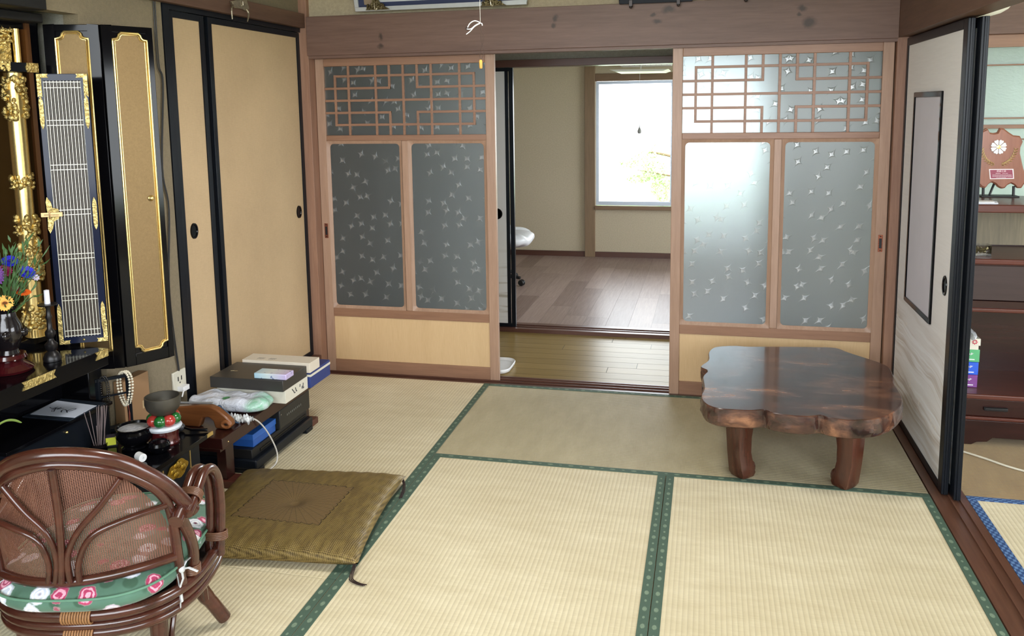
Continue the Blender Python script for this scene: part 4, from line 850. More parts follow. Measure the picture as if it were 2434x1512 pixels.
st = thing('incense_holder', (-.893, -1.80, .3125), 'small black dish holding the grey incense sticks', 'dish')
MB().lathe((-.893, -1.812, 0), [(0, .313), (.018, .313), (.024, .318), (.026, .330), (.0235, .330), (.021, .321), (0, .319)], 24).build('dish', DB, st, smooth=.6)
incm = plain('incense_grey', C(118, 104, 104), .8)
ic0 = tag(MB().tube([(0, 0, 0), (0, 0, .135)], .0013, 6).build('incense_stick', incm, loc=(0, 0, 0)), 'grey incense stick in the bundle standing in the black dish', 'incense', 'bundled incense sticks')
rnd = random.Random(4); k = 0
for i in range(17):
    o = ic0 if i == 0 else ic0.copy()
    if i: COL.objects.link(o)
    if i < 3:
        x, y = -.902+.004*i, -1.826+.004*i; tx, ty = -.02+.05*i, -.24+.07*i
        o['label'] = 'grey incense stick standing apart from the bundle, leaning to the altar'; o['group'] = 'loose leaning incense sticks'
    else: o['label'] = 'grey incense stick in the bundle standing in the black dish'; o['group'] = 'bundled incense sticks'; x, y = -.892+rnd.uniform(-.010, .010), -1.806+rnd.uniform(-.010, .010); tx, ty = rnd.uniform(.0, .12), rnd.uniform(-.02, .12)
    o.location = (x, y, .3225); o.rotation_euler = Vector((0, 0, 1)).rotation_difference(Vector((tx, ty, 1))).to_euler()
    if i in (2,): o.scale = (1, 1, .55)
mb_ = thing('matchbox', (-.872, -1.78, .3125), 'small matchbox with lime green end standing on the incense desk', 'matchbox')
MB().obox((-.872, -1.778, .331), ((.82, .57, 0), (-.57, .82, 0), (0, 0, 1)), (.0165, .015, .014)).build('box_sleeve', plain('dark_box', C(44, 38, 52), .6), mb_, bevel=.001)
MB().obox((-.862, -1.7945, .331), ((.82, .57, 0), (-.57, .82, 0), (0, 0, 1)), (.0155, .0012, .013)).build('green_label', plain('lime_label', C(202, 206, 60), .5), mb_)
MB().obox((-.872, -1.778, .3165), ((.82, .57, 0), (-.57, .82, 0), (0, 0, 1)), (.018, .016, .0035)).build('box_base', BLK, mb_)
ib = thing('incense_burner', (-.775, -1.79, .3125), 'wide black glossy incense bowl filled with grey ash', 'bowl')
bc = (-.775, -1.785, 0)
MB().lathe(bc, [(0, .313), (.040, .313), (.044, .320), (.036, .326), (.050, .340), (.060, .358), (.060, .372), (.054, .380), (.058, .385), (.060, .389), (.054, .389), (.050, .380)], 36, cap=False).build('bowl_body', LAQ, ib, smooth=.6)
ash = NT('ash'); f_ = ash.noise(ash.obj(), 60., 6.); ash.set(ash.mix(f_, C(110, 110, 112), C(196, 196, 200)), .95); ash.bump(f_, 1., .01)
MB().lathe(bc, [(.054, .381), (.03, .386), (.0, .389)], 28, cap=False).build('ash', ash.mat, ib)
pb = thing('small_lidded_bowl', (-.672, -1.795, .3125), 'tiny round black bowl at the front of the incense desk', 'bowl')
MB().lathe((-.672, -1.80, 0), [(0, .313), (.022, .313), (.026, .317), (.034, .328), (.036, .338), (.032, .347), (.026, .350), (.022, .346), (0, .343)], 28).build('bowl_body', LAQ, pb, smooth=.6)
rb = thing('singing_bowl', (-.705, -1.725, .3125), 'dark bronze singing bowl on a ring of red and green puffed cushions', 'bowl'); rc = (-.700, -1.728, 0)
MB().lathe(rc, [(0, .313), (.046, .313), (.048, .320), (.044, .330), (.045, .352), (.046, .364), (.0, .364)], 32).build('lacquer_base', plain('maroon_gold_lacquer', C(74, 22, 24), .2, .2, .5, var=.5, scale=70.), rb, smooth=.6)
MB().lathe(rc, [(.040, .364), (.054, .366), (.058, .374), (.054, .381), (.042, .383)], 32).build('white_ring', plain('white_glazed_ring', C(206, 212, 222), .3, var=.2, scale=80., bump=.3), rb, smooth=.8)
for k in range(8):
    a = k*pi/4+.3; MB().ball((rc[0]+.036*math.cos(a), rc[1]+.036*math.sin(a), .400), .022, 14, 0, (1, 1, .95)).build('puff', plain('satin_red' if k % 2 else 'satin_green', C(168, 52, 46) if k % 2 else C(26, 96, 40), .22, 0, .5), rb)
BR = plain('aged_bronze', C(84, 80, 72), .5, .6, var=.2, bump=.1)
MB().lathe(rc, [(0, .412), (.020, .413), (.040, .422), (.053, .438), (.058, .455), (.0575, .480), (.0545, .480), (.055, .456), (.050, .440), (.038, .426), (0, .418)], 40).build('bowl_body', BR, rb, smooth=.6)
sk = thing('bell_striker', (-.67, -1.625, .3125), 'black bell striker with a round dark head lying on the incense desk', 'striker')
MB().tube([(-.700, -1.622, .327), (-.665, -1.628, .323), (-.612, -1.612, .321)], [.004, .0045, .006], 10).build('handle', LAQ, sk); MB().ball((-.710, -1.624, .329), .0145, 16).build('striker_head', plain('grey_head', C(58, 58, 62), .35), sk)
tg = thing('white_tape_roll', (-.655, -1.885, .3125), 'small white roll with a hole lying at the edge of the incense desk', 'roll')
q = MB(); ax = Vector((.9, -.43, 0)).normalized(); s_ = Vector((-ax.y, ax.x, 0)); c0 = Vector((-.672, -1.885, .3265)); vs = []
for h, r in ((-.03, .0135), (.0, .0135), (.0, .004), (-.004, .004)): vs += [c0+ax*h+s_*r*math.cos(a*pi/10)+Vector((0, 0, r*math.sin(a*pi/10))) for a in range(20)]
q.add(vs, [(i*20+k, i*20+(k+1) % 20, (i+1)*20+(k+1) % 20, (i+1)*20+k) for i in range(3) for k in range(20)]+[tuple(range(20)), tuple(range(60, 80))]).build('roll_body', WHITE, tg)
bs = thing('bead_stand', (-.975, -1.62, .3125), 'black frame stand that prayer beads hang on beside the cardboard box', 'stand')
p1, p2 = Vector((-.922, -1.612, 0)), Vector((-1.035, -1.71, 0)); p2 = Vector((-.985, -1.690, 0)); Z = Vector((0, 0, 1))
q = MB()
for p in (p1, p2): q.obox(p+Z*.41, ((1, 0, 0), (0, 1, 0), (0, 0, 1)), (.006, .006, .097))
dv = (p2-p1); q.obox((p1+p2)/2+Z*.503, (dv, Vector((-dv.y, dv.x, 0)), (0, 0, 1)), (dv.length/2+.008, .006, .005)).obox((p1+p2)/2+Z*.44, (dv, Vector((-dv.y, dv.x, 0)), (0, 0, 1)), (dv.length/2, .003, .003)).obox((p1+p2)/2+Z*.318, (dv, Vector((-dv.y, dv.x, 0)), (0, 0, 1)), (dv.length/2+.01, .018, .005))
q.build('stand_frame', LAQB, bs)
def beads(c, hw, top, drop, r, m, label, nm, tassel=None, off=0):
    t = thing(nm, (c.x, c.y, top-drop), label, 'prayer beads'); q = MB(); d = dv.normalized(); nn = Vector((.93, .30, 0)).normalized(); cord = []
    for lay in (-1, 1):
        N = int(2*drop/(r*2.02))+8
        for k in range(N):
            a = 2*pi*k/N; y = math.sin(a); p = c+nn*(hw*math.cos(a)*(.75+.25*y))+d*(lay*r*1.1)+Z*(top-drop/2+drop/2*y); q.ball(p, r, 8); cord.append(p)
    q.build('bead_strand', m, t, weld=False)
    if tassel: MB().tube(smooth_path([c+nn*hw*.2+Z*(top-drop), c+nn*hw*.3+Z*(top-drop-.03), c+nn*hw*.2+Z*(top-drop-.08)], 4), [.002]*4+[.004]*5, 8).build('tassel', tassel, t)
beads(p1+(p2-p1)*.10+Vector((0, 0, 0)), .027, .518, .125, .0046, plain('ivory_beads', C(214, 206, 186), .35), 'double strand of ivory prayer beads draped over the black stand', 'prayer_beads', plain('red_brown_tassel', C(110, 50, 34), .7))
beads(p1+(p2-p1)*.80, .018, .514, .13, .0033, plain('black_beads', C(16, 15, 16), .15, 0, .5), 'strand of shiny black prayer beads hanging at the darker end of the stand', 'prayer_beads', TAS)
cb = thing('cardboard_box', (-1.0, -1.53, .0), 'plain brown cardboard box standing behind the bead stand', 'box')
MB().box(-.995, -.955, -1.598, -1.455, .0, .468).build('box_body', plain('cardboard', C(152, 118, 84), .7, var=.08, scale=12.), cb, bevel=.001)
MB().box(-.9555, -.954, -1.50, -1.457, .335, .365).build('label', plain('pale_label', C(186, 160, 120), .6), cb)
ol = thing('power_outlet', (-1.0, -1.22, .345), 'double wall outlet with one white plug in the lower socket', 'outlet')
MB().box(-1.0, -.990, -1.258, -1.172, .302, .392).build('outlet_plate', plain('ivory_plate', C(210, 206, 190), .4), ol, bevel=.003)
q = MB()
for yy in (-1.226, -1.204): q.box(-.9905, -.9895, yy-.003, yy+.003, .350, .368)
q.ball((-.99, -1.215, .342), .004, 8, 0, (.3, 1, 1)); q.build('socket_slot', BLK, ol)
MB().box(-.990, -.962, -1.236, -1.194, .310, .330).tube([(-.966, -1.222, .320), (-.955, -1.25, .312), (-.95, -1.265, .300)], .003, 8).build('plug', WHITE, ol, bevel=.002)
wr = thing('wall_wires', (-.99, -1.21, .4), 'thin black wires running down the wall between altar doors and closet', 'cable')
for dy in (0, .010):
    MB().tube(smooth_path([(-.994, -1.213+dy, 1.86), (-.992, -1.217+dy, 1.625), (-.99, -1.196+dy*.5, 1.545), (-.99, -1.238+dy*.6, 1.219), (-.99, -1.212+dy*.4, 1.05), (-.99, -1.252+dy, .718), (-.992, -1.217+dy*.5, .388)], 6), .0022, 6).build('wire', plain('dark_wire', C(44, 44, 46), .5), wr)

# ================================================================ low brown table with parcels
LT = thing('low_table', (-.79, -1.11, 0), 'long low reddish brown table along the closet wall, piled with boxes', 'table')
MB().box(-.952, -.62, -1.515, -.715, .205, .248).build('table_top', W_RED, LT, bevel=.002)
MB().box(-.945, -.64, -1.50, -.73, .188, .205).build('apron', W_RED, LT)
for yy in (-1.395, -.758):
    for xx in (-.725, -.925): MB().box(xx, xx+.04, yy, yy+.055, .03, .189).build('leg', W_RED, LT, bevel=.002)
    MB().box(-.935, -.645, yy-.01, yy+.065, .0, .03).build('foot_rail', W_REDLIP, LT, bevel=.003)
MB().ball((-.621, -1.475, .222), .003, 8).build('screw_head', GOLD, LT)
WPB = plain('white_carton', C(214, 210, 196), .6, var=.06, scale=40.)
bb = thing('blue_box', (-.71, -.83, .248), 'flat dark blue box with a white band at the far end of the low table', 'box')
MB().box(-.86, -.556, -.925, -.732, .2485, .318).build('box_body', plain('navy_card', C(38, 56, 118), .5), bb, bevel=.001); MB().box(-.862, -.5545, -.926, -.731, .298, .308).build('white_band', WPB, bb)
wb = thing('white_printed_box', (-.72, -1.03, .248), 'flat white carton with grey printed marks under the black gift box', 'box')
MB().box(-.88, -.568, -1.128, -.930, .2485, .304).build('box_body', WPB, wb, bevel=.001)
rnd = random.Random(2)
for grp in (((-1.066, .286, -.6, .010), (-1.057, .276, -.8, .008), (-1.049, .270, 0, .005), (-1.040, .282, -1.0, .009), (-1.034, .272, 0, .004)), ((-1.002, .285, 1.2, .006), (-.975, .276, 1.3, .012), (-.972, .266, .2, .006), (-.985, .272, 1.2, .006))):
  q = MB()
  for (yy, zz, a, l) in grp: q.tube([(-.5675, yy-l*math.cos(a)/1.5, zz-l*math.sin(a)), (-.5675, yy+l*math.cos(a)/1.5, zz+l*math.sin(a))], .0022, 6, flat=1)
  q.build('print', plain('grey_print', C(70, 70, 72), .6), wb)
gb = thing('black_gift_box', (-.73, -1.04, .304), 'flat dark grey lidded gift box in the middle of the low table stack', 'box')
MB().box(-.897, -.566, -1.148, -.938, .3045, .351).build('box_lid', plain('charcoal_card', C(52, 50, 48), .4), gb, bevel=.002)
q = MB().ball((-.83, -1.06, .3515), .008, 10, 0, (1.4, .7, .12)).tube([(-.85, -1.065, .352), (-.835, -1.06, .352)], .002, 6); q.build('gilt_mark', plain('pale_gilt', C(150, 136, 108), .4, .4), gb)
pbx = thing('cream_box', (-.71, -.89, .318), 'cream cardboard box with faint writing at the back of the stack', 'box')
MB().box(-.872, -.552, -.936, -.842, .3185, .362).build('box_body', plain('cream_card', C(216, 206, 190), .55, var=.04), pbx, bevel=.001)
q = MB()
for c0 in ((-.80, -.905), (-.745, -.905)):
    for k in range(4): q.tube([(c0[0]+.008*k-.012, c0[1]-.010+.003*(k % 2), .3625), (c0[0]+.008*k-.006, c0[1]+.008, .3625)], .0012, 5, flat=.5)
q.build('faint_writing', plain('grey_writing', C(120, 116, 108), .6), pbx, weld=False)
tp_ = thing('tissue_pack', (-.63, -1.10, .351), 'small pocket tissue pack in pale blue and lilac film on the dark gift box', 'tissue pack')
t = NT('pastel_film'); x, y, z = t.sep(t.pos()); t.set(t.mix(t.map(t.noise(t.obj(), 70., 2.), .62, .7), t.ramp(t.map(x, -.72, -.56), [(0., C(150, 200, 226)), (.5, C(206, 222, 226)), (1., C(198, 184, 226))]), C(110, 124, 170)), .2, 0., .6)
MB().box(-.70, -.556, -1.138, -1.070, .3515, .3745).build('pack', t.mat, tp_, bevel=.003)
bg = thing('plastic_bag', (-.77, -1.22, .248), 'white plastic bag with green print wrapped around a box on the low table', 'bag')
def bagf():
    t = NT('white_bag_film'); v = t.obj(); x, y, z = t.sep(v); w1 = t.noise(v, 22., 5., .6, 1.2); g1 = t.map(x, .085, .12); g2 = t.map(t.m('SQRT', t.m('ADD', t.m('POWER', t.m('ADD', x, .005), 2.), t.m('POWER', t.m('ADD', y, .03), 2.))), .02, .014)
    c = t.mix(t.m('MULTIPLY', g1, t.map(w1, .3, .7)), C(214, 220, 234), C(120, 190, 150)); c = t.mix(g2, c, C(70, 150, 90)); t.set(c, .25, 0., .4); t.bump(w1, .9, .012); return t.mat
def bagfn(u, v):
    a = u*2*pi; b_ = -pi/2+pi*v; e = .55; f_ = lambda c, p: math.copysign(abs(c)**p, c)
    x = .172*f_(math.cos(a), e)*abs(math.cos(b_))**.45; y = .072*f_(math.sin(a), e)*abs(math.cos(b_))**.45; z = .026*f_(math.sin(b_), .7)
    wob = .006*math.sin(x*60+y*35)+.004*math.sin(y*90-x*20)
    return Vector((-.765+x+wob*.5, -1.210+y+.03*x+wob*.4, .2755+z+(wob*.8 if z > 0 else 0)))
MB().grid(bagfn, 72, 24).build('bag_film', bagf(), bg, loc=(-.765, -1.21, .27), smooth=1.2)
q = MB(); dm = [(-.925, .310), (-.881, .322), (-.776, .334), (-.72, .336), (-.690, .326), (-.654, .300), (-.634, .284), (-.629, .265), (-.648, .250), (-.700, .249), (-.708, .278), (-.725, .291), (-.752, .288), (-.768, .2495), (-.925, .2495)]
dw = thing('driftwood_stand', (-.78, -1.42, .248), 'polished driftwood piece with an arched notch and a knot hole at the table corner', 'ornament')
q.prism(dm, lambda a, b_, h: (a, h, b_), -1.432, -1.402); q.build('wood_body', wood('driftwood', C(78, 42, 22), C(132, 82, 46), 'x', 7, .3, .1, .3), dw, bevel=.006, seg=3)
MB().tube([(-.652+.016*math.cos(k*pi/6), -1.434, .270+.011*math.sin(k*pi/6)) for k in range(12)], .007, 8, True).ball((-.652, -1.430, .270), .012, 10, 1, (1, .4, .7)).build('knot_hole', [wood('driftwood_knot', C(90, 48, 26), C(150, 96, 56), 'x', 7, .3), plain('hole_dark', C(40, 20, 14), .8)], dw, weld=False)
tag(MB().tube([(-.875, -1.425, .338), (-.715, -1.415, .343)], .0042, 10).build('grey_pen', plain('grey_barrel', C(150, 150, 152), .3, .3), loc=(-.79, -1.42, .338)), 'grey pen resting on top of the driftwood piece', 'pen')
q = MB()
for k in range(4): q.tube(smooth_path([(-.70+.004*k, -1.395, .318), (-.672+.003*k, -1.388, .300-.003*k), (-.655, -1.385, .268), (-.650+.004*k, -1.37, .2525)], 4), .0022, 6)
q.ball((-.703, -1.392, .318), .010, 10); tag(q.build('cord_bunch', plain('blue_cord', C(42, 66, 92), .4), loc=(-.68, -1.39, .25), weld=False), 'bunch of dark blue cords hanging over the driftwood piece', 'cord')
def crin(u, v):
    x, y = -.70+u*.10, -1.365+v*.045; return Vector((x, y, .262+.010*math.sin(u*17+v*5)*math.sin(v*11)+.006*math.sin(u*31)))
t = NT('crinkled_film'); t.set(C(214, 218, 222), .12, .1, .6); f_ = t.noise(t.obj(), 80., 4.); t.bump(f_, 1., .01)
q = MB().grid(crin, 26, 12).grid(lambda u, v: crin(u, v)*1.0-Vector((0, 0, .004)), 26, 12); tag(q.build('clear_film_packet', t.mat, loc=(-.65, -1.35, .25), weld=False), 'crinkled clear film packet lying before the white plastic bag', 'packet')
tag(MB().tube(smooth_path([(-.69, -1.362, .252), (-.645, -1.34, .256), (-.615, -1.30, .245), (-.604, -1.245, .19), (-.600, -1.185, .10), (-.598, -1.165, .04), (-.602, -1.19, .006), (-.62, -1.30, .004), (-.66, -1.34, .004)], 8), .003, 8).build('white_cable', plain('white_cable', C(206, 202, 196), .4), loc=(-.62, -1.25, 0)), 'white cable drooping from the low table down to the mat', 'cable')
# black cabinet base and things under the table
bk = thing('black_audio_rack', (-.80, -1.02, 0), 'low black rack with rounded feet standing under the low brown table', 'rack')
MB().box(-.93, -.632, -1.272, -.772, .018, .060).build('rack_base', LAQB, bk, bevel=.006)
MB().box(-.92, -.655, -1.262, -.785, .060, .098).build('rack_shelf', BLK, bk, bevel=.002); MB().box(-.656, -.652, -1.20, -.80, .070, .080).build('vent_slot', LAQ, bk)
for yy in (-1.268, -.835): MB().box(-.925, -.632, yy, yy+.06, 0, .019).build('foot', LAQB, bk, bevel=.003)
am = thing('black_case', (-.80, -.91, .098), 'black case with a row of pale letters on its face under the low table', 'case')
MB().box(-.91, -.645, -1.045, -.770, .0985, .183).build('case_body', plain('soft_black', C(34, 34, 32), .45), am, bevel=.004); MB().ball((-.642, -1.052+.012, .165), .003, 8).build('glint_stud', SILVER, am)
q = MB()
for k in range(9): q.box(-.6455, -.6440, -.985+k*.0155, -.985+k*.0155+.007, .140, .149)
q.build('lettering', plain('grey_letters', C(104, 104, 98), .5), am)
bx = thing('bright_blue_box', (-.73, -1.14, .098), 'bright blue lidded box lying on the black rack under the table', 'box')
MB().box(-.86, -.662, -1.235, -1.055, .0985, .128).build('box_body', plain('blue_card', C(34, 86, 166), .45), bx, bevel=.001); MB().box(-.862, -.660, -1.238, -1.052, .128, .152).build('box_lid', plain('blue_card_lid', C(44, 100, 184), .45), bx, bevel=.001)

# ================================================================ wall decorations
def bracket(c, ax, n, col, label, nm='picture_bracket', horns=False):
    c = Vector(c); ax = Vector(ax); n = Vector(n); Z = Vector((0, 0, 1)); W = lambda a, h, z: c+ax*a+n*h+Z*z
    o = thing(nm, c, label, 'bracket'); q = MB()
    q.prism([(-.055, -.012), (.075, -.012), (.030, .012), (.008, .045), (-.008, .050), (-.030, .012)], lambda s, t_, h: W(s, h, t_), 0, .008)
    rnd = random.Random(int(abs(c.x*100)))
    for k in range(24):
        a = rnd.uniform(-.045, .05); q.ball(W(a, .010, rnd.uniform(-.008, .035*(1-abs(a)/.06))), rnd.uniform(.004, .008), 6)
    q.build('bracket_plate', col, o, weld=False)
    q = MB().tube(smooth_path([W(-.005, .014, .020), W(-.001, .024, .016), W(.001, .026, .0), W(.004, .024, -.012), W(.010, .026, -.014), (W(.013, .026, -.008))], 5), .0032, 8)
    q.build('hook', gold('ivory_brass', C(230, 222, 200), .3), o)
    return o
BRZ = gold('dark_brass', C(110, 98, 70), .35, .6, 80.)
bracket((-.545, -.052, 1.945), (1, 0, 0), (0, -1, 0), BRZ, 'dark brass picture bracket under the wider part of the pale framed sheet')
bracket((.055, -.052, 1.940), (1, 0, 0), (0, -1, 0), BRZ, 'dark brass picture bracket beside the ceiling lamp pull cord')
lb = thing('horned_bracket', (-.96, -.66, 1.90), 'tarnished silver bracket with two drooping prongs on the altar side beam', 'bracket')
q = MB().prism([(-.72, 1.915), (-.68, 1.925), (-.655, 1.96), (-.60, 1.98), (-.59, 1.93), (-.575, 1.90), (-.60, 1.885), (-.64, 1.892), (-.70, 1.888)], lambda a, b_, h: (-.964+h, a, b_), 0, .012).tube([(-.952, -.628, 1.925), (-.952, -.628, 1.905), (-.952, -.64, 1.905)], .003, 6); q.build('bracket_plate', SILVER, lb, bevel=.002)
MB().tube(smooth_path([(-.955, -.705, 1.90), (-.948, -.732, 1.885), (-.945, -.738, 1.86), (-.945, -.736, 1.836)], 5), [.006-.00022*i for i in range(16)], 8).build('prong', SILVER, lb)
MB().tube(smooth_path([(-.955, -.600, 1.895), (-.948, -.592, 1.880), (-.945, -.600, 1.858), (-.945, -.610, 1.838)], 5), [.006-.00022*i for i in range(16)], 8).build('prong', SILVER, lb)
def frame(nm, x0, x1, z0, z1, y, fw, fm, inner, label, mid=None):
    o = thing(nm, ((x0+x1)/2, y, z0), label, 'picture frame'); lean = .25
    Y = lambda z, h: y-(z-z0)*lean-h
    q = MB()
    def pr(a, b_, c, d, h0, h1): q.prism([(a, c), (b_, c), (b_, d), (a, d)], lambda s, t_, h: (s, Y(t_, h), t_), h0, h1)
    pr(x0, x1, z0, z0+fw, 0, .018); pr(x0, x1, z1-fw, z1, 0, .018); pr(x0, x0+fw, z0+fw, z1-fw, 0, .018); pr(x1-fw, x1, z0+fw, z1-fw, 0, .018); q.build('frame_moulding', fm, o, bevel=.002)
    q = MB(); pr(x0+fw, x1-fw, z0+fw, z1-fw, .002, .006); q.build('mount', inner, o)
    if mid:
        for (a, b_, c, d, m) in mid: q = MB(); pr(a, b_, c, d, .006, .008); q.build('mounted_sheet', m, o)
    return o
frame('certificate_frame', -.665, .225, 1.930, 2.32, -.020, .020, plain('silver_moulding', C(196, 200, 206), .35, .3), plain('navy_mount', C(40, 50, 86), .6), 'wide silver frame with navy mount and a pale sheet above the glazed doors',
      mid=((-.615, -.545, 1.962, 2.28, plain('tan_strip', C(150, 130, 108), .6)), (-.545, .17, 1.972, 2.27, plain('pale_sheet', C(196, 200, 208), .6))))
for x0, x1, lab, zb_ in ((.672, 1.010, 'black framed picture above the gap between the glazed doors', 1.912), (1.195, 1.53, 'black framed picture nearer the room corner, only its lower edge showing', 1.920)):
    fr = frame('black_picture_frame', x0, x1, zb_, 2.2, -.020, .022, plain('black_blue_moulding', C(24, 30, 46), .25, .2), plain('picture_ground', C(120, 130, 110), .6), lab)
    for a in (.055, .275): MB().box(x0+a-.008, x0+a+.008, -.0485, -.014, zb_-.012, zb_+.016).ball((x0+a, -.04, zb_-.014), .008, 8).build('frame_clip', plain('dark_clip', C(52, 44, 44), .4, .3), fr, bevel=.001)
cl = thing('ceiling_ring_lamp', (.489, -1.9, 2.2), 'round ceiling lamp above the room that the pull cord hangs from', 'lamp')
MB().lathe((.489, -1.9, 0), [(.10, 2.30), (.26, 2.26), (.30, 2.19), (.29, 2.19), (.25, 2.245), (.10, 2.28)], 40, cap=False).tube([(.489, -1.9, 2.28), (.489, -1.9, 2.55)], .012, 8).lathe((.489, -1.9, 0), [(0, 2.31), (.11, 2.30), (.11, 2.27), (0, 2.27)], 24).build('lamp_shade', plain('ring_shade', C(236, 236, 230), .4), cl, weld=False)
MB().tube([(.489+.17*math.cos(k*pi/16), -1.9+.17*math.sin(k*pi/16), 2.225) for k in range(32)], .014, 8, True).build('ring_tube', WHITE, cl)
pc = thing('lamp_pull_cord', (.489, -1.9, 1.55), 'thin pull cord with bow of white string and an amber wooden toggle', 'pull cord')
MB().tube([(.489, -1.9, 2.5), (.4895, -1.9, 1.66)], .0007, 6).build('upper_cord', plain('pale_string', C(190, 186, 180), .7), pc)
q = MB()
for P in ([(.489, -1.9, 1.662), (.475, -1.902, 1.667), (.462, -1.903, 1.661), (.455, -1.904, 1.650)], [(.489, -1.9, 1.661), (.476, -1.902, 1.655), (.464, -1.903, 1.646), (.453, -1.904, 1.646)], [(.489, -1.9, 1.660), (.474, -1.902, 1.652), (.462, -1.903, 1.640), (.451, -1.904, 1.632)], [(.489, -1.9, 1.661), (.494, -1.9, 1.659), (.495, -1.9, 1.654)]):
    q.tube(smooth_path(P, 5), .0013, 6)
q.build('string_bow', plain('white_string', C(232, 232, 232), .7), pc, weld=False)
MB().tube(smooth_path([(.490, -1.9, 1.662), (.493, -1.9, 1.64), (.497, -1.9, 1.63), (.496, -1.9, 1.61), (.489, -1.9, 1.59), (.487, -1.9, 1.572), (.490, -1.9, 1.563)], 5), .0007, 6).tube(smooth_path([(.491, -1.9, 1.66), (.491, -1.9, 1.63), (.492, -1.9, 1.61), (.498, -1.9, 1.585), (.490, -1.9, 1.563)], 5), .0007, 6).build('dark_loop', plain('brown_string', C(70, 52, 44), .7), pc, weld=False)
MB().lathe((.489, -1.9, 0), [(0, 1.540), (.0035, 1.540), (.0045, 1.545), (.0045, 1.558), (.0032, 1.563), (0, 1.5635)], 14).build('toggle', plain('amber_wood', C(224, 164, 72), .4), pc)

# ================================================================ next room: cabinet and its contents
CB = thing('rosewood_cabinet', (2.9, -.2, 0), 'dark rosewood open shelf cabinet with drawer, seen past the painted screens', 'cabinet')
X0, X1, Y0, Y1 = 2.058, 3.7, -.393, -.02
MB().box(X0, X0+.03, Y0+.01, Y1, .1, 1.0).box(X1-.03, X1, Y0+.01, Y1, .1, 1.0).box(X0, X1, Y1-.012, Y1, .1, 1.0).build('cabinet_side', W_RED, CB, bevel=.001)
MB().box(X0+.03, X1-.03, Y1-.016, Y1-.012, .22, .99).build('back_board', wood('cabinet_back', C(96, 84, 70), C(140, 128, 108), 'z', 14, .4, .03), CB) if False else None
MB().box(X0+.03, X1-.03, Y1-.018, Y1-.0125, .80, .985).build('back_board', wood('cabinet_back', C(92, 84, 66), C(136, 124, 98), 'z', 14, .4, .03), CB)
b = MB().prism([(X0, .012), (X0, .105), (X1, .105), (X1, .0), (2.36, .0)][:0] or [(X0-.005, .0), (2.195, .0), (2.215, .012), (2.255, .016), (2.275, .034), (X1-.1, .034), (X1-.08, .0), (X1, .0), (X1, .108), (X0-.005, .108)], lambda a, b_, h: (a, h, b_), Y0, Y0+.02); b.build('plinth', W_RED, CB, bevel=.002)
MB().box(X0, X1, Y0, Y1, .108, .122).build('shelf_board', W_REDLIP, CB, bevel=.003)
dr = MB().box(X0+.02, X1-.02, Y0+.008, Y0+.3, .124, .198).build('drawer', W_RED, CB, bevel=.002)
MB().box(2.235, 2.325, Y0-.004, Y0+.008, .152, .166).box(2.237, 2.323, Y0-.010, Y0-.004, .158, .166).build('handle', BLK, dr, bevel=.002)
for z0, z1, m in ((.200, .222, W_REDLIP), (.572, .590, W_REDLIP), (.772, .795, W_REDLIP), (.985, 1.018, W_REDLIP)): MB().box(X0-.004, X1, Y0-.006, Y1, z0, z1).build('shelf_board', m, CB, bevel=.005, seg=3)
MB().box(X0+.02, X1-.02, Y0+.01, Y0+.03, .620, .765).build('flap_door', wood('flap_rosewood', C(40, 27, 26), C(60, 44, 43), 'x', 8, .35, .03), CB, bevel=.002)
MB().box(X0+.02, X1-.02, Y0+.004, Y0+.03, .590, .618).box(X0+.02, X1-.02, Y0+.005, Y0+.03, .766, .772).build('flap_rail', W_RED, CB)
PO = [(2.238, 1.293), (2.252, 1.306), (2.273, 1.318), (2.283, 1.299), (2.299, 1.296), (2.315, 1.299), (2.323, 1.319), (2.338, 1.316), (2.358, 1.3), (2.378, 1.286), (2.404, 1.283), (2.417, 1.258), (2.409, 1.234), (2.409, 1.208), (2.421, 1.16), (2.433, 1.12), (2.436, 1.08), (2.423, 1.056), (2.406, 1.056), (2.396, 1.069), (2.381, 1.077), (2.367, 1.069), (2.358, 1.056), (2.344, 1.053), (2.329, 1.061), (2.318, 1.074), (2.303, 1.081), (2.289, 1.071), (2.28, 1.055), (2.263, 1.058), (2.242, 1.082), (2.232, 1.106), (2.234, 1.133), (2.240, 1.173), (2.236, 1.213), (2.226, 1.24), (2.228, 1.272)]
pq = thing('award_plaque', (2.33, -.08, 1.02), 'brown wooden shield shaped award plaque with white flower and gold laurel', 'plaque')
PW = wood('plaque_wood', C(128, 76, 56), C(158, 100, 74), 'z', 10, .35, .02, .3)
cxp, czp = 2.334, 1.185; g_ = lambda k: [(cxp+(x-cxp)*k, czp+(z-czp)*k) for x, z in PO]
MB().prism(g_(1.0), lambda a, b_, h: (a, h, b_), -.075, -.060).build('shield', PW, pq, bevel=.003); MB().prism(g_(.965), lambda a, b_, h: (a, h, b_), -.082, -.075).build('shield_face', PW, pq, bevel=.003)
q = MB()
for k in range(8):
    a = 2*pi*k/8+pi/8; d = (math.cos(a), math.sin(a)); s_ = (-d[1], d[0]); c0 = (2.320, 1.236)
    q.prism([(c0[0]+d[0]*r+s_[0]*w_, c0[1]+d[1]*r+s_[1]*w_) for r, w_ in ((.004, 0), (.016, -.0055), (.026, -.0095), (.032, -.006), (.030, 0), (.032, .006), (.026, .0095), (.016, .0055))], lambda u_, v_, h: (u_, h, v_), -.087, -.082)
q.build('flower_emblem', plain('white_enamel', C(238, 238, 240), .3), pq, bevel=.001, weld=False)
q = MB().lathe((0, 0, 0), [(.008, 0), (0, .002)], 12); q.v = [Vector((2.320+p.x, -.087-p.z, 1.236+p.y)) for p in q.v]; q.build('emblem_centre', GOLD, pq)
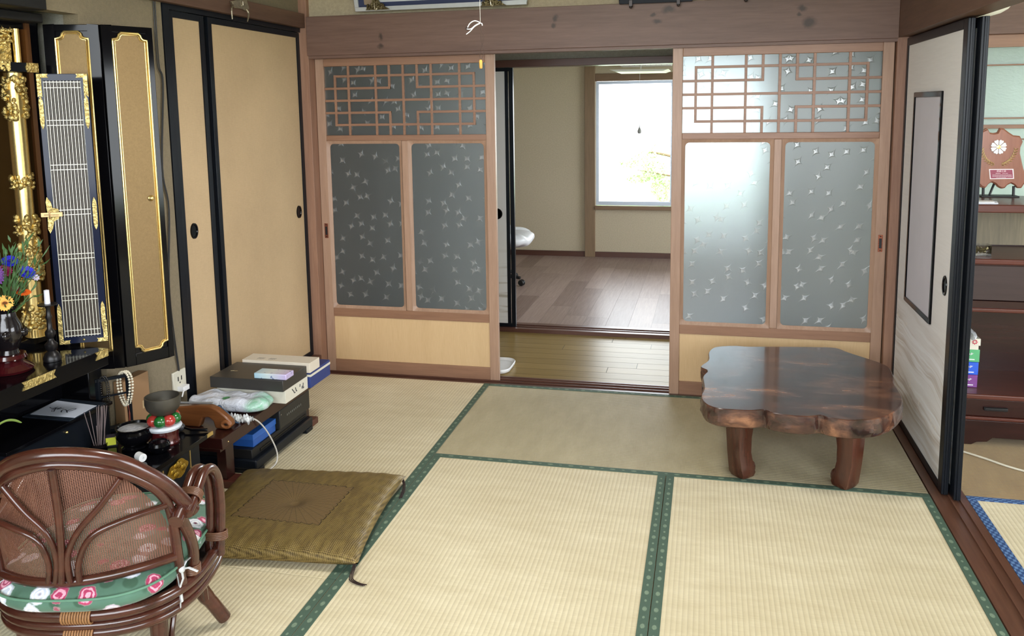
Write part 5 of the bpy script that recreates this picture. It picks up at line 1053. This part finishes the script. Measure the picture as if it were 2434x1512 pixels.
for s_ in (-1, 1):
    q = MB()
    for k in range(9):
        a = -pi/2+s_*(.22+k*.145); r = .078; c0 = Vector((2.322+r*.86*math.cos(a), -.084, 1.236+r*math.sin(a))); t_ = Vector((-math.sin(a)*s_, 0, math.cos(a)*s_)); o_ = Vector((math.cos(a), 0, math.sin(a)))
        for w_ in (-1, 1): d = (t_+o_*w_*.8).normalized(); q.tube([c0, c0+d*.008, c0+d*.014], [.0015, .0034, .0008], 6, flat=.6)
    q.build('gold_laurel', gold('bright_gold', C(236, 220, 160), .3), pq, weld=False)
q = MB().prism([(2.288, 1.140), (2.384, 1.141), (2.389, 1.098), (2.294, 1.096)], lambda a, b_, h: (a, h, b_), -.0835, -.082); q.build('plate_border', plain('white_border', C(240, 232, 232), .4), pq)
q = MB().prism([(2.292, 1.1365), (2.380, 1.1375), (2.385, 1.1015), (2.2975, 1.0995)], lambda a, b_, h: (a, h, b_), -.0842, -.0835); pl_ = q.build('name_plate', plain('maroon_plate', C(150, 62, 84), .35), pq)
def text(body, loc, size, rot, m, parent, name='lettering', sx=1.0):
    cu_ = bpy.data.curves.new(name, 'FONT'); cu_.body = body; cu_.size = size; cu_.extrude = .0003; cu_.align_x = 'CENTER'; cu_.align_y = 'CENTER'; cu_.resolution_u = 2
    tmp = bpy.data.objects.new(name, cu_); COL.objects.link(tmp); bpy.context.view_layer.update()
    me = bpy.data.meshes.new_from_object(tmp.evaluated_get(bpy.context.evaluated_depsgraph_get())); bpy.data.objects.remove(tmp)
    o = bpy.data.objects.new(name, me); COL.objects.link(o); me.materials.clear(); me.materials.append(m); o.parent = parent; o.location = Vector(loc)-WL[parent.name]; o.rotation_euler = rot; o.scale = (sx, 1, 1); WL[o.name] = Vector(loc); return o
PK = plain('pink_letters', C(250, 224, 228), .5)
text('感謝之章', (2.337, -.0846, 1.1305), .0082, (pi/2, 0, 0), PK, pl_, sx=1.15)
q = MB(); rnd = random.Random(8)
for z, x0, x1, h in ((1.1215, 2.315, 2.332, .0030), (1.1215, 2.342, 2.362, .0028), (1.1145, 2.303, 2.376, .0036), (1.1085, 2.303, 2.378, .0036), (1.1035, 2.318, 2.356, .0018)):
    x = x0
    while x < x1:
        w_ = rnd.uniform(.0022, .0036); q.box(x, x+w_, -.0848, -.0843, z-h/2, z-h/2+h*rnd.uniform(.25, .45)); q.box(x+w_*.3, x+w_*.6, -.0848, -.0843, z-h/2, z+h/2); q.box(x, x+w_, -.0848, -.0843, z+h*.2, z+h*.45); x += w_+.0012
q.build('small_lettering', PK, pl_, weld=False)
q = MB().tube([(2.275, -.07, 1.018), (2.275, -.066, 1.06)], .006, 8).tube([(2.395, -.07, 1.018), (2.395, -.066, 1.065)], .006, 8).box(2.26, 2.41, -.10, -.03, 1.018, 1.024).tube([(2.30, -.07, 1.024), (2.33, -.05, 1.10)], .005, 8); q.build('easel', BLK, pq, bevel=.001, weld=False)
cd = thing('white_card_stack', (2.19, -.34, 1.018), 'few white cards lying on top of the rosewood cabinet before the plaque', 'cards')
MB().prism([(2.10, -.385), (2.245, -.375), (2.262, -.30), (2.11, -.29)], lambda a, b_, h: (a, b_, h), 1.0185, 1.023).build('card', PAPER, cd, bevel=.001); MB().prism([(2.12, -.37), (2.235, -.36), (2.245, -.305), (2.13, -.295)], lambda a, b_, h: (a, b_, h), 1.0232, 1.026).build('card', WHITE, cd)
gbx = thing('bead_box', (2.18, -.30, .795), 'clear plastic box of shiny metal bits on the middle cabinet shelf', 'box')
MB().box(2.13, 2.243, -.335, -.265, .7955, .800).box(2.13, 2.243, -.335, -.333, .80, .838).box(2.13, 2.243, -.267, -.265, .80, .838).box(2.241, 2.243, -.333, -.267, .80, .838).box(2.128, 2.245, -.337, -.263, .838, .841).build('clear_case', CLEAR, gbx)
q = MB(); rnd = random.Random(6)
for k in range(46): q.ball((rnd.uniform(2.14, 2.232), rnd.uniform(-.325, -.275), rnd.uniform(.806, .826)), rnd.uniform(.005, .009), 7)
q.build('metal_bits', gold('mixed_metal', C(206, 196, 150), .25, .3), gbx, weld=False)
G3 = 'boxed tissues stacked in the lower cabinet compartment'
for nm, z, col, lab in (('purple', .2225, C(122, 60, 138), 'purple tissue box, lowest of the stack in the cabinet'), ('blue', .2785, C(30, 90, 214), 'blue tissue box in the middle of the stack in the cabinet'), ('green', .3345, C(84, 172, 118), 'green tissue box, topmost coloured one of the cabinet stack')):
    t_ = thing('tissue_box', (2.16, -.27, z), lab, 'tissue box', G3); xo = {'purple': .0, 'blue': .001, 'green': .003}[nm]
    MB().box(2.094, 2.228+xo, -.31, -.20, z, z+.0545).build('carton', plain('tissue_'+nm, col, .25, 0, .5, var=.08), t_, bevel=.0015)
    MB().tube([(2.180, -.3105, z+.034), (2.187, -.3105, z+.040), (2.194, -.3105, z+.036), (2.188, -.3105, z+.030), (2.182, -.3105, z+.031)], .0016, 6).tube([(2.196, -.3105, z+.030), (2.199, -.3105, z+.040), (2.206, -.3105, z+.038), (2.199, -.3105, z+.034)], .0016, 6).build('print', WHITE, t_, weld=False); q = MB().box(2.15, 2.212, -.3107, -.3100, z+.009, z+.013); q.build('print', WHITE, t_, weld=False)
sb = thing('flower_printed_carton', (2.17, -.27, .39), 'small white carton with a red petal mark on top of the tissue boxes', 'box')
MB().box(2.10, 2.224, -.312, -.21, .389, .408).build('carton_base', WPB, sb, bevel=.001); MB().box(2.10, 2.230, -.316, -.205, .408, .438).build('carton_lid', WPB, sb, bevel=.001)
q = MB()
for k in range(8): a = k*pi/4; q.tube([(2.207+.005*math.cos(a), -.3165, .424+.005*math.sin(a)), (2.207+.011*math.cos(a), -.3165, .424+.011*math.sin(a))], .0022, 6)
q.build('petal_mark', plain('red_mark', C(190, 40, 70), .5), sb, weld=False)
q = MB().grid(lambda u, v: Vector((2.15+.055*u+.008*math.sin(v*6), -.29+.05*math.sin(u*5+v*3), .4385+.075*v*(1-.4*u)+.006*math.sin(u*14))), 14, 12); q.ball((2.205, -.29, .452), .013, 10, 1)
tag(q.build('crumpled_film', [t.mat, plain('dark_wad', C(60, 56, 56), .5)], loc=(2.17, -.28, .4385), weld=False, smooth=1.), 'crumpled clear film lying on the small white carton', 'film')
t_ = tag(MB().tube(smooth_path([(2.05, -.43, .004), (2.126, -.481, .004), (2.20, -.545, .004), (2.313, -.648, .004), (2.6, -.80, .004), (3.2, -.86, .004)], 8), .0042, 8).build('floor_cable', plain('white_flex', C(214, 208, 190), .4), loc=(2.1, -.48, 0)), 'white cable lying across the browner mat before the rosewood cabinet', 'cable')
rl = thing('round_ceiling_lamp', (2.105, -.50, 1.755), 'white round hanging lamp of the adjoining room, a sliver showing under the beam', 'lamp')
MB().lathe((2.105, -.50, 0), [(.0, 1.756), (.035, 1.757), (.065, 1.765), (.090, 1.780), (.105, 1.800), (.10, 1.815), (.0, 1.82)], 40).build('lamp_shade', plain('white_shade', C(240, 236, 222), .4), rl, smooth=.6)
MB().tube([(2.105, -.5, 1.815), (2.105, -.5, 2.55)], .006, 8).build('lamp_stem', WHITE, rl)

# ================================================================ corridor and study
ty = thing('white_tray', (-.07, .26, 0), 'white rounded plastic tray on the corridor floor half behind the glazed door', 'tray')
q = MB(); P = rrect(-.20, .058, .155, .40, .06, 6); n_ = len(P); c0 = (-.07, .277)
vs = [(c0[0]+(x-c0[0])*k, c0[1]+(y-c0[1])*k, z) for k, z in ((.90, -.002), (.97, .004), (1.0, .020), (.985, .024), (.95, .020), (.90, .012)) for x, y in P]
q.add(vs, [(i*n_+k, i*n_+(k+1) % n_, (i+1)*n_+(k+1) % n_, (i+1)*n_+k) for i in range(5) for k in range(n_)]+[tuple(range(n_)), tuple(range(5*n_, 6*n_))]).build('tray_body', WHITE, ty, smooth=.8)
oc = thing('office_chair', (-.62, 2.50, 0), 'office chair with white plastic cover mostly hidden behind the far screen', 'chair')
for k in range(5):
    a = 2*pi*k/5-.22; d = Vector((math.cos(a), math.sin(a), 0)); c0 = Vector((-.62, 2.50, 0)); MB().tube([c0+Z*.09, c0+d*.25+Z*.065], [.02, .013], 8).build('base_arm', BLK, oc)
    e = MB()
    for s_ in (-1, 1):
        w_ = MB().lathe((0, 0, 0), [(0, -.009), (.022, -.009), (.026, 0), (.022, .009), (0, .009)], 16); sd = Vector((-d.y, d.x, 0)); e.add([c0+d*.262+sd*(s_*.013+p.z)+d*p.x+Z*(.027+p.y) for p in w_.v], w_.f)
    e.build('caster', BLK, oc, weld=False)
MB().lathe((-.62, 2.50, 0), [(.022, .08), (.022, .36)], 12).build('column', BLK, oc)
def seatf(u, v):
    a = u*2*pi; b_ = -pi/2+pi*v; f_ = lambda c, p: math.copysign(abs(c)**p, c)
    return Vector((-.60+.315*f_(math.cos(a), .6)*abs(math.cos(b_))**.5, 2.52+.26*f_(math.sin(a), .6)*abs(math.cos(b_))**.5, .415+.06*f_(math.sin(b_), .8)+.008*math.sin(a*9)-.04*math.cos(a)))
MB().grid(seatf, 48, 16).build('plastic_cover', plain('white_film_cover', C(216, 218, 222), .3, var=.1, scale=20., bump=.6), oc, smooth=1.2)
ac = thing('air_conditioner', (.53, 3.8, 1.79), 'white wall air conditioner with grille above the study window', 'air conditioner')
MB().box(.30, .76, 3.70, 3.90, 1.795, 2.02).build('casing', WHITE, ac, bevel=.01); q = MB()
for k in range(9): q.box(.335+k*.048, .339+k*.048, 3.692, 3.702, 1.80, 1.86)
q.build('grille', plain('grille_grey', C(120, 120, 116), .5), ac)
pl2 = thing('square_pendant_lamp', (.58, 2.5, 1.69), 'flat white square pendant lamp hanging in the study', 'lamp')
MB().prism([(.36, 1.710), (.80, 1.704), (.76, 1.690), (.41, 1.692)], lambda a, b_, h: (a, h, b_), 2.28, 2.72).build('lamp_shade', plain('lamp_white', C(240, 242, 236), .4), pl2, bevel=.003); MB().tube([(.58, 2.5, 1.70), (.58, 2.5, 2.4)], .004, 6).build('lamp_cord', WHITE, pl2)
MB().tube([(.573, 2.5, 1.69), (.573, 2.5, 1.27)], .0009, 6).build('pull_string', WHITE, pl2); MB().lathe((.573, 2.5, 0), [(0, 1.222), (.012, 1.226), (.017, 1.240), (.012, 1.258), (.004, 1.275), (.002, 1.33), (0, 1.33)], 16).build('pull_knob', plain('grey_knob', C(150, 152, 150), .5), pl2)
# garden tree outside the study window
tr = thing('garden_tree', (1.15, 7.2, -.65), 'sunlit maple like tree outside the study window', 'tree'); BK = plain('bark', C(120, 100, 80), .9, bump=.5)
MB().tube(smooth_path([(1.15, 7.2, -.66), (1.1, 7.2, .0), (1.0, 7.1, .5), (.75, 7.0, .75), (.35, 7.0, .85)], 5), [.06-.0023*i for i in range(21)], 8).tube([(1.0, 7.1, .5), (.6, 6.9, .55), (.2, 6.9, .62)], [.03, .015, .006], 6).tube([(1.05, 7.15, .3), (.7, 7.0, .25), (.45, 7., .1)], [.03, .015, .006], 6).build('trunk', BK, tr)
q = MB(); rnd = random.Random(21)
def cluster(cx_, cz_, rx, rz, n):
    for k in range(n):
        a = rnd.uniform(0, 2*pi); r = math.sqrt(rnd.random()); p = Vector((cx_+rx*r*math.cos(a), 7+rnd.uniform(-.25, .25), cz_+rz*r*math.sin(a))); s1 = Vector((rnd.uniform(-1, 1), rnd.uniform(-1, 1), rnd.uniform(-1, 1))).normalized(); s2 = s1.orthogonal().normalized(); w_ = rnd.uniform(.012, .026)
        q.add([p-s1*w_, p+s2*w_*.6, p+s1*w_*1.3, p-s2*w_*.6], [(0, 1, 2, 3)])
for c in ((.42, .60, .17, .12, 420), (.50, .38, .12, .16, 300), (.10, .70, .13, .05, 110), (.30, .76, .14, .10, 170), (.22, .50, .16, .05, 130), (.46, .86, .10, .10, 60), (.55, .16, .08, .10, 90), (.95, .5, .30, .4, 500), (.62, .0, .1, .1, 50), (.9, 1.2, .3, .3, 200)): cluster(*c)
o = q.build('foliage', plain('light_leaf', C(150, 196, 120), .6, var=.25, scale=8.), tr, weld=False); o['kind'] = 'stuff'
